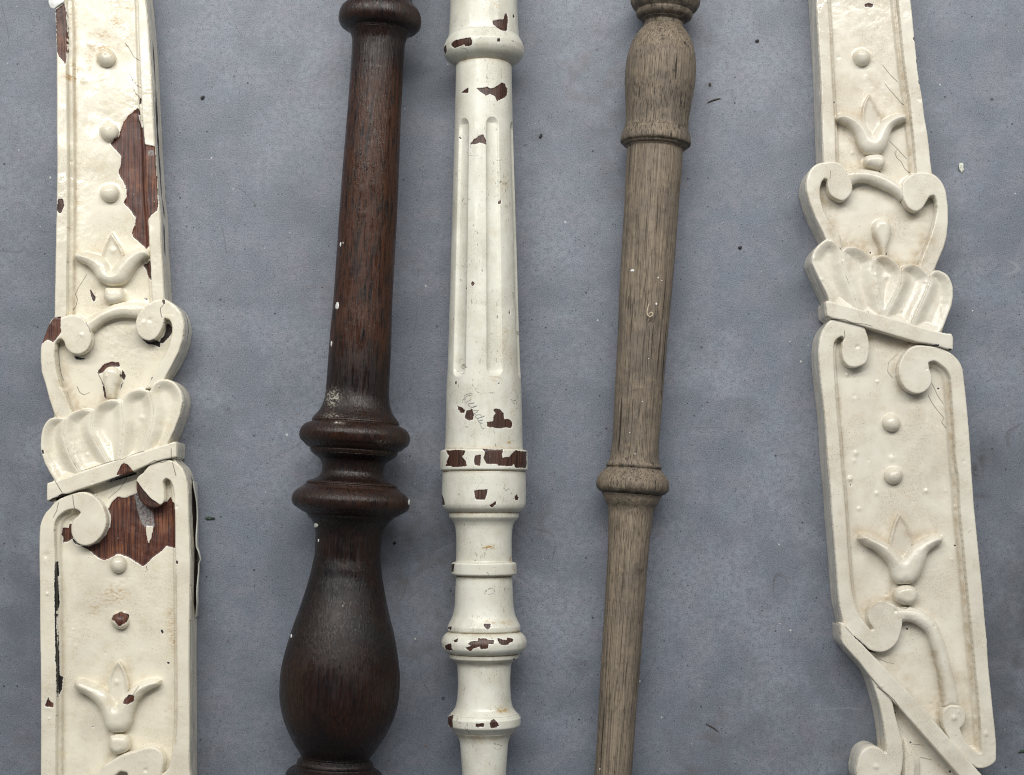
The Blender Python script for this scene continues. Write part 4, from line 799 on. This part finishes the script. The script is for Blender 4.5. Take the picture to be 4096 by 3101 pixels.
def dark_attr(T, TH, name):
    v = np.zeros(T.shape)
    if name == 'ring': v = v + .32
    if name == 'shaft': v = .75 * sstep(200, 420, T) * (1 - sstep(1300, 1500, T)) + .15
    if name == 'vase': v = .16 * sstep(2500, 2700, T) * (1 - sstep(2850, 2980, T))
    return {'rub': v}
dark.build([('upper_neck', -230, src('D1', 5)), ('ring', src('D1', 5), src('D1', 275)), ('shaft', src('D1', 275), src('D3', 275)), ('ring', src('D3', 275), src('D3', 560)), ('cove', src('D3', 560), src('D3', 800)),
            ('ring', src('D3', 800), src('D3', 1085)), ('vase', src('D3', 1085), src('D4', 1520)), ('foot_ring', src('D4', 1520), 3330)], 110, 30, 2.6, .7, dark_attr)
for reg, x, y, rx, ry in [('D2', 549, 373, 7, 20), ('D2', 571, 360, 2.5, 9), ('D2', 520, 888, 17, 32), ('D2', 473, 1205, 8, 25), ('D3', 364, 1283, 5, 13), ('D4', 345, 512, 8, 17), ('D4', 777, 258, 5, 5), ('D3', 1134, 965, 7, 26), ('D3', 515, 292, 10, 5)]:
    q = P(reg, [(x, y)])[0]; dark.spot('paint_spot', q[0], q[1], rx * KZ, ry * KZ, M['spot'])
q = P('D3', [(345, 1155)])[0]; dark.spot('paint_flake', q[0], q[1], 9, 10, M['flake'], .0009)

# ---- white fluted baluster
white = Turned('turned_baluster', 'white painted turned baluster with fluted shaft and brown chips on its rings',
    [('C1', [(-500, 530, 1080), (0, 525, 1085), (200, 515, 1090), (290, 512, 1100), (325, 507, 1108), (350, 494, 1124), (375, 482, 1136), (410, 470, 1145), (450, 473, 1142), (485, 492, 1128), (515, 525, 1100), (535, 560, 1065), (548, 574, 1044), (560, 574, 1043), (900, 567, 1048), (1200, 558, 1055), (1660, 548, 1070)]),
     ('C2', [(500, 533, 1085), (1000, 520, 1100), (1400, 510, 1115)]),
     ('C3', [(0, 502, 1128), (300, 495, 1135), (505, 488, 1140), (520, 486, 1142), (528, 458, 1168), (540, 450, 1178), (690, 447, 1183), (700, 456, 1176), (708, 470, 1166), (760, 466, 1166), (900, 462, 1170), (975, 465, 1170), (1005, 475, 1162), (1030, 495, 1140), (1045, 514, 1118), (1056, 522, 1113), (1085, 524, 1112), (1100, 535, 1102), (1125, 556, 1080), (1160, 573, 1063), (1200, 580, 1056), (1300, 584, 1050), (1450, 581, 1052), (1458, 578, 1055), (1468, 551, 1094), (1555, 549, 1097), (1568, 556, 1092), (1578, 582, 1058), (1600, 584, 1055)]),
     ('C4', [(100, 582, 1062), (250, 570, 1066), (330, 553, 1079), (380, 530, 1098), (405, 517, 1110), (430, 508, 1120), (458, 508, 1120), (470, 514, 1116), (478, 506, 1120), (495, 484, 1142), (525, 464, 1162), (560, 455, 1172), (595, 460, 1168), (630, 486, 1146), (648, 514, 1122), (658, 522, 1112), (690, 524, 1106), (705, 545, 1080), (725, 574, 1054), (760, 590, 1042), (900, 596, 1035), (1020, 588, 1039), (1100, 570, 1052), (1140, 542, 1075), (1170, 513, 1102), (1190, 501, 1116), (1250, 506, 1116), (1275, 530, 1092), (1310, 564, 1060), (1350, 594, 1031), (1400, 610, 1016), (1500, 616, 1005), (1675, 625, 990), (2300, 650, 965)])],
    1935.0, .0005, M['white'], -230, 3330, [(src('C1', 550), 4), (src('C3', 524), 3), (src('C3', 705), 4), (src('C3', 1050), 5), (src('C3', 1462), 3), (src('C3', 1577), 5), (src('C4', 470), 5), (src('C4', 654), 6), (src('C4', 1180), 2)])
white.chips = [(smooth(P(r, p), 1, 10), t) for r, p, t in [
    ('C1', [(880, 170), (930, 165), (975, 160), (980, 125), (995, 105), (1010, 145), (1008, 200), (1000, 258), (965, 258), (920, 235), (885, 205)], 0), ('C1', [(1048, 125), (1068, 120), (1065, 155), (1052, 150)], .6),
    ('C1', [(530, 365), (560, 340), (620, 325), (690, 310), (710, 340), (705, 380), (650, 390), (640, 372), (600, 390), (560, 405), (535, 390)], 0), ('C1', [(915, 325), (945, 315), (945, 350), (920, 350)], 0), ('C1', [(466, 405), (490, 375), (495, 430), (480, 465)], .3), ('C1', [(1035, 338), (1060, 345), (1055, 352)], .2),
    ('C1', [(610, 778), (678, 732), (675, 778)], 0), ('C1', [(742, 738), (800, 735), (835, 725), (865, 745), (920, 720), (955, 692), (985, 700), (1005, 750), (1000, 800), (960, 830), (918, 848), (900, 810), (860, 785), (825, 802), (780, 770)], 0),
    ('C1', [(692, 1207), (720, 1170), (765, 1135), (800, 1123), (827, 1175), (824, 1212), (770, 1195), (730, 1210)], 0), ('C1', [(598, 1143), (618, 1160), (612, 1182)], .3), ('C2', [(925, 10), (955, -2), (948, 38), (928, 38)], .2),
    ('C2', [(693, 700), (713, 680), (733, 700), (713, 720)], .1), ('C2', [(1015, 942), (1023, 918), (1031, 942), (1023, 966)], .1), ('C2', [(562, 1520), (580, 1520), (572, 1545)], .5), ('C2', [(925, 1540), (942, 1518), (938, 1540)], .5), ('C2', [(655, 735), (667, 735), (663, 750)], .7),
    ('C3', [(576, 150), (590, 160), (625, 168), (648, 190), (640, 217), (608, 207)], 0), ('C3', [(660, 195), (710, 180), (722, 235), (716, 272), (680, 277), (646, 255)], 0),
    ('C3', [(882, 190), (910, 173), (950, 188), (972, 215), (977, 265), (1020, 266), (1050, 300), (1040, 344), (985, 335), (940, 347), (890, 337), (832, 332), (830, 288), (885, 283), (888, 240), (905, 215)], 0),
    ('C3', [(488, 530), (560, 523), (650, 526), (642, 560), (625, 580), (657, 620), (664, 662), (560, 667), (488, 657), (498, 610), (512, 575)], 0), ('C3', [(733, 568), (782, 563), (780, 630), (772, 657), (733, 652), (726, 610)], 0),
    ('C3', [(788, 513), (850, 518), (967, 518), (962, 590), (1020, 580), (1070, 528), (1167, 538), (1164, 674), (1070, 672), (1060, 640), (1040, 662), (930, 657), (920, 642), (828, 642), (803, 590), (820, 540)], 0),
    ('C3', [(720, 863), (800, 855), (837, 853), (834, 895), (816, 942), (738, 942), (730, 900)], 0), ('C3', [(1066, 915), (1085, 893), (1102, 920), (1096, 942), (1070, 942)], 0), ('C3', [(852, 987), (912, 948), (907, 980), (870, 1007)], 0),
    ('C3', [(452, 890), (470, 930), (480, 985), (456, 985)], .4), ('C3', [(536, 1480), (560, 1475), (550, 1547), (532, 1542)], .4),
    ('C4', [(808, 408), (867, 408), (862, 445), (835, 457), (810, 435)], 0), ('C4', [(510, 430), (537, 428), (532, 462), (508, 450)], .1), ('C4', [(550, 545), (592, 526), (582, 560), (558, 564)], 0), ('C4', [(478, 590), (532, 568), (534, 610), (547, 634), (510, 630), (480, 617)], .1),
    ('C4', [(642, 610), (700, 595), (668, 575), (700, 555), (760, 550), (756, 526), (830, 528), (850, 543), (897, 543), (887, 577), (847, 577), (842, 617), (780, 622), (770, 600), (720, 617), (690, 637)], 0),
    ('C4', [(918, 528), (1000, 545), (1005, 523), (1057, 533), (1052, 557), (1030, 562), (1010, 587), (960, 582), (935, 572)], 0), ('C4', [(498, 1190), (552, 1168), (542, 1220), (547, 1280), (520, 1272), (498, 1230)], .2),
    ('C4', [(735, 1243), (810, 1240), (807, 1274), (735, 1272)], 0), ('C4', [(868, 1215), (890, 1203), (917, 1225), (937, 1262), (910, 1277), (863, 1284), (853, 1240)], .1), ('C4', [(1040, 1272), (1052, 1270), (1046, 1282)], .4), ('C4', [(1045, 700), (1075, 694), (1060, 710)], .9)]]
white.stains = [(*P('C3', [(850, 1340)])[0], 26, 10, 1.6), (*P('C4', [(855, 390)])[0], 24, 8, 1.2), (*P('C4', [(960, 1130)])[0], 22, 14, 1.2), (*P('C4', [(1000, 400)])[0], 30, 12, .7), (*P('C3', [(1030, 1440)])[0], 12, 12, 1.0), (*P('C2', [(900, 1500)])[0], 22, 14, .8),
                (*P('C2', [(1000, 1150)])[0], 26, 90, .4), (*P('C3', [(1050, 220)])[0], 10, 14, .8), (*P('C3', [(1020, 460)])[0], 9, 8, 1.2), (*P('C4', [(1090, 470)])[0], 16, 8, .9), (*P('C1', [(905, 40)])[0], 12, 14, .9), (*P('C1', [(980, 1540)])[0], 14, 30, .6), (*P('C3', [(1060, 1520)])[0], 8, 14, 1.0)]
t_a, t_b = src('C1', 1035), src('C2', 1500)
def flutes(T, TH):
    v = 0
    for k in range(6):
        ph = math.radians(18 + 60 * k); d = np.abs((TH - ph + math.pi) % (2 * math.pi) - math.pi); hw = math.radians(12.5)
        e = np.minimum(T - t_a, t_b - T) / 34.0; e = np.clip(e, 0, 1); ww = hw * np.sqrt(np.maximum(1e-6, 1 - (1 - e) ** 2))
        v = v + np.where(e > 0, 2.7 * np.sqrt(np.maximum(0, 1 - np.minimum(d / ww, 1) ** 2)) * np.minimum(1, e * 1.6), 0)
    return v
white.flute = flutes
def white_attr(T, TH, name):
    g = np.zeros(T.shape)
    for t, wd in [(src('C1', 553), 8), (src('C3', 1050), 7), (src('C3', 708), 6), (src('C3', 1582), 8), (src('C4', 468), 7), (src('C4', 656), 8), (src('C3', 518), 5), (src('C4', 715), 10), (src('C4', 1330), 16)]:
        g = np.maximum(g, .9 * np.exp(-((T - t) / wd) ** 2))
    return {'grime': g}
white.build([('upper_drum', -230, src('C1', 318)), ('collar', src('C1', 318), src('C1', 552)), ('fluted_shaft', src('C1', 552), src('C3', 523)), ('band', src('C3', 523), src('C3', 706)), ('drum', src('C3', 706), src('C3', 1050)), ('neck', src('C3', 1050), src('C3', 1461)),
             ('fillet_ring', src('C3', 1461), src('C3', 1579)), ('waist', src('C3', 1579), src('C4', 470)), ('bead_ring', src('C4', 470), src('C4', 655)), ('lower_waist', src('C4', 655), src('C4', 1160)), ('flange', src('C4', 1160), src('C4', 1310)), ('foot_stem', src('C4', 1310), 3330)], 170, 36, 1.9, .5, white_attr)
# pencilled word, cursive, running down the paint
def pencil(t, strokes, width):
    co, q = [], []
    k = 160.0 / 1489.0
    for st, wd in strokes:
        p = np.array([(1820 + x * k, 1550 + y * k) for x, y in st])
        tt = np.arange(len(p)); ti = np.linspace(0, len(p) - 1, (len(p) - 1) * 6 + 1)
        # Catmull-Rom through the traced points
        pts = []
        for v in ti:
            i = min(int(v), len(p) - 2); f = v - i; p0, p1, p2, p3 = p[max(i - 1, 0)], p[i], p[i + 1], p[min(i + 2, len(p) - 1)]
            pts.append(.5 * ((2 * p1) + (-p0 + p2) * f + (2 * p0 - 5 * p1 + 4 * p2 - p3) * f * f + (-p0 + 3 * p1 - 3 * p2 + p3) * f ** 3))
        pts = np.array(pts); d = np.gradient(pts, axis=0); d /= np.hypot(d[:, 0], d[:, 1])[:, None] + 1e-9; nrm = np.stack([-d[:, 1], d[:, 0]], 1)
        b0 = len(co)
        for c_, n_ in zip(pts, nrm):
            for sgn, lift in ((-1, .00018), (0, .00024), (1, .00018)):
                a = c_ + n_ * sgn * wd * width; P3, _ = t.surf(a[0], a[1], lift); co.append(tuple(P3))
        for i in range(len(pts) - 1):
            a = b0 + 3 * i; q += [(a, a + 1, a + 4, a + 3), (a + 1, a + 2, a + 5, a + 4)]
    mesh_np('pencil_writing', co, q, M['pencil'], t.root)['label'] = 'faded cursive word in pencil'
pencil(white, [([(660, 245), (600, 225), (500, 240), (400, 275), (350, 330), (345, 400), (390, 450)], .8), ([(620, 285), (520, 300), (440, 325), (395, 370), (380, 430), (300, 445), (290, 560)], .8),
                ([(610, 420), (560, 470), (480, 515), (430, 550), (430, 600)], .7), ([(500, 600), (590, 600), (660, 575), (735, 565), (650, 590), (540, 605), (495, 640), (520, 690), (590, 720), (640, 735), (720, 700), (825, 675), (740, 720), (640, 745), (600, 760), (600, 800)], .9),
                ([(680, 845), (760, 855), (830, 860), (875, 848), (825, 880), (835, 915), (760, 945), (700, 975), (745, 1000), (775, 1015)], .9),
                ([(980, 1090), (975, 1035), (920, 1010), (840, 1020), (775, 1060), (765, 1110), (820, 1135), (900, 1130), (980, 1100), (1110, 1055), (1000, 1105), (880, 1145), (835, 1180), (860, 1220), (900, 1238), (960, 1215), (1040, 1205), (960, 1235), (890, 1250), (880, 1285), (930, 1310), (1025, 1325), (955, 1335), (935, 1370), (970, 1430), (985, 1490), (1025, 1530), (1065, 1525), (1085, 1505)], 1.0)], 0.85)

# ---- weathered grey baluster
grey = Turned('turned_baluster', 'thin weathered grey-brown bare oak turned baluster with ribbed open grain',
    [('E1', [(-500, 560, 960), (-190, 560, 960), (-150, 540, 980), (-110, 490, 1030), (-60, 465, 1042), (0, 462, 1045), (25, 472, 1042), (60, 492, 1028), (88, 510, 1012), (95, 512, 992), (120, 520, 985), (140, 540, 982), (155, 566, 972), (165, 578, 945), (178, 582, 920), (200, 580, 905), (225, 556, 905), (260, 525, 925), (320, 480, 960), (400, 446, 985), (480, 428, 1000), (560, 418, 1008), (650, 411, 1004), (750, 412, 990), (850, 418, 972), (950, 424, 960), (1030, 420, 950), (1080, 400, 950), (1130, 381, 957), (1170, 375, 963), (1190, 380, 968), (1208, 398, 966), (1225, 428, 958), (1240, 430, 930), (1262, 428, 897), (1400, 415, 885), (1660, 405, 862)]),
     ('E2', [(400, 380, 830), (800, 357, 795), (1200, 340, 752), (1560, 322, 727)]),
     ('E3', [(0, 527, 935), (250, 518, 915), (450, 503, 895), (550, 490, 890), (615, 472, 892), (645, 450, 900), (655, 447, 905), (665, 455, 912), (680, 446, 914), (692, 430, 918), (715, 400, 930), (750, 378, 952), (790, 370, 972), (830, 374, 981), (865, 396, 978), (885, 425, 962), (900, 432, 938), (925, 434, 918), (950, 443, 902), (985, 466, 880), (1030, 475, 858), (1150, 473, 840), (1400, 466, 808), (1560, 458, 797)]),
     ('E4', [(0, 455, 795), (400, 440, 775), (800, 415, 745), (1200, 392, 707), (1675, 375, 685), (2300, 350, 655)])],
    2661.0, -.0672, M['grey'], -230, 3330, [(src('E1', 1212), 5), (src('E3', 676), 6), (src('E3', 890), 6), (src('E1', 95), 5), (src('E1', 180), 4)])
grey.stains = [(*P('E3', [(600, 960)])[0], 30, 22, 1.0), (*P('E3', [(540, 800)])[0], 20, 20, .3), (*P('E1', [(760, 150)])[0], 60, 20, .4)]
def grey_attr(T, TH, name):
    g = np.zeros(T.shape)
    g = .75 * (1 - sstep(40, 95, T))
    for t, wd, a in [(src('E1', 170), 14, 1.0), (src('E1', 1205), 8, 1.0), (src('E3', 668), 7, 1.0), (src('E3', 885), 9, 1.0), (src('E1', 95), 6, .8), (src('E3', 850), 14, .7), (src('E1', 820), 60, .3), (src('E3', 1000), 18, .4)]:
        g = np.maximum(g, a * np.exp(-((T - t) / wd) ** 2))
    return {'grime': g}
grey.build([('upper_ring', -230, src('E1', 160)), ('neck', src('E1', 160), src('E1', 212)), ('vase', src('E1', 212), src('E1', 1085)), ('collar', src('E1', 1085), src('E1', 1235)), ('shaft', src('E1', 1235), src('E3', 662)), ('ring', src('E3', 662), src('E3', 892)), ('lower_shaft', src('E3', 892), 3330)], 96, 28, 2.6, .9, grey_attr)
for reg, x, y, rx, ry in [('E2', 480, 592, 16, 11), ('E2', 697, 652, 6, 8), ('E2', 682, 872, 7, 12), ('E2', 728, 677, 4, 4), ('E2', 617, 1330, 4, 5), ('E4', 418, 1625, 4, 10), ('E3', 773, 120, 5, 5), ('E3', 668, 380, 4, 5), ('E3', 712, 558, 5, 6)]:
    q = P(reg, [(x, y)])[0]; grey.spot('paint_spot', q[0], q[1], rx * KZ, ry * KZ, M['spot'])
q = P('E1', [(830, 585)])[0]; grey.spot('nail_hole', q[0], q[1], 6, 8, M['crumb'], .0001)
def splinter_curl(t, pts):
    co, qd = [], []; n = 7
    P3 = [t.surf(*P('E2', [p[:2]])[0], .0008 + p[2]) for p in pts]
    for i, (c, nr) in enumerate(P3):
        a = P3[max(i - 1, 0)][0]; d = (P3[min(i + 1, len(P3) - 1)][0] - a).normalized(); u = d.cross(nr).normalized(); v = u.cross(d)
        r = .00055 * (1 - .75 * abs(2 * i / (len(P3) - 1) - .9)) + .00018
        for j in range(n): g = j / n * 6.283; co.append(tuple(c + u * r * math.cos(g) + v * r * .6 * math.sin(g)))
    for i in range(len(P3) - 1):
        for j in range(n): qd.append((i * n + j, i * n + (j + 1) % n, (i + 1) * n + (j + 1) % n, (i + 1) * n + j))
    mesh_np('curled_splinter', co, qd, M['pale_wood'], t.root)
splinter_curl(grey, [(618, 872, 0), (608, 905, .001), (600, 940, .002), (602, 968, .0025), (620, 985, .0025), (638, 970, .003), (640, 950, .0025), (625, 945, .002), (612, 965, .001), (618, 1000, .0004), (608, 1018, 0)])

# ------------------------------------------------------------------ bits lying on the floor
def flake(name, label, cat, cx, cy, rx, ry, ang, mat, th=.0006, bend=.0010, seed=0):
    rnd = random.Random(seed); n = 13; X, Y = floor_xy(cx, cy); k = S4
    rad = [1 + rnd.uniform(-.22, .22) for _ in range(n)]
    co = []; fr = (1.0, .55, .05)
    for side in (1, 0):
        for f in (fr if side else fr[::-1]):
            for i in range(n):
                a = i / n * 6.2832; x = rx * k * f * rad[i] * math.cos(a); y = ry * k * f * rad[i] * math.sin(a)
                z = bend * (x / (rx * k)) ** 2 + (th if side else 0) * (1.0 if f < 1 else .8) + .00002
                co.append((x * math.cos(ang) - y * math.sin(ang), x * math.sin(ang) + y * math.cos(ang), z))
    m_ = 6; i = np.arange(m_ * n).reshape(m_, n); j = np.roll(i, -1, 1); q = np.stack([i[:-1], j[:-1], j[1:], i[1:]], -1).reshape(-1, 4)
    q = np.vstack([q, np.stack([i[-1], j[-1], j[0], i[0]], -1)])
    o = mesh_np(name, co, q, mat); o.location = (X, Y, 0); o['label'] = label; o['category'] = cat; return o
def splinter(name, label, x0, y0, x1, y1, wpx, mat):
    (X0, Y0), (X1, Y1) = floor_xy(x0, y0), floor_xy(x1, y1); n, m_ = 6, 7; co = []; d = Vector((X1 - X0, Y1 - Y0, 0)); u = Vector((-d.y, d.x, 0)).normalized()
    for i in range(m_):
        t = i / (m_ - 1); r = wpx * S4 * .5 * (.25 + .75 * math.sin(math.pi * (.08 + .84 * t)))
        for j in range(n):
            a = j / n * 6.2832; c = d * t + u * (r * math.cos(a) + .0005 * math.sin(3 * t)); co.append((c.x, c.y, .0006 + r * .8 * math.sin(a) + r * .2))
    i = np.arange(m_ * n).reshape(m_, n); j = np.roll(i, -1, 1); q = np.stack([i[:-1], j[:-1], j[1:], i[1:]], -1).reshape(-1, 4)
    o = mesh_np(name, co, q, mat); o.location = (X0, Y0, 0); o['label'] = label; o['category'] = 'splinter'
flake('paint_flake', 'pale curled paint flake on the concrete right of the ivory carved baluster', 'flake', 3843, 672, 9, 21, .12, M['flake'], .0008, .0016, 1)
flake('paint_flake', 'small dark green paint flake on the concrete right of the peeling cream baluster', 'flake', 841, 2073, 18, 6.5, 0, M['green'], .0009, .0010, 2)
flake('paint_flake', 'dark green flake at the right edge beside the lower corner of the ivory baluster', 'flake', 4087, 3005, 15, 6, .15, M['green'], .0006, .0012, 3)
flake('dirt_crumb', 'black crumb on a grey smudge right of the fluted white shaft', 'crumb', 2164, 545, 5, 10, -.5, M['crumb'], .0014, .0, 4)
flake('dirt_crumb', 'dark crumb on the floor between the peeled cream board and the dark shaft', 'crumb', 811, 392, 9, 5, .6, M['crumb'], .0014, 0, 5)
flake('dirt_crumb', 'topmost dark crumb right of the weathered baluster neck', 'crumb', 3028, 165, 7, 6, .2, M['crumb'], .0014, 0, 6)
flake('dirt_crumb', 'brown crumb just above the thin splinter right of the weathered vase', 'crumb', 2840, 339, 5, 7, .2, M['sliver'], .0012, 0, 7)
flake('dirt_crumb', 'dark crumb on open concrete right of the weathered shaft', 'crumb', 2960, 991, 7, 6, .1, M['crumb'], .0016, 0, 8)
flake('dirt_crumb', 'dark crumb between the lower dark ring and the white neck', 'crumb', 1579, 2172, 6, 6, .1, M['crumb'], .0012, 0, 9)
splinter('wood_splinter', 'thin dark wood splinter on the floor right of the weathered vase', 2829, 412, 2882, 395, 6, M['sliver'])
splinter('wood_splinter', 'thin dark wood splinter on the floor between weathered shaft and ivory diagonal bar', 2823, 2895, 2873, 2927, 5, M['sliver'])
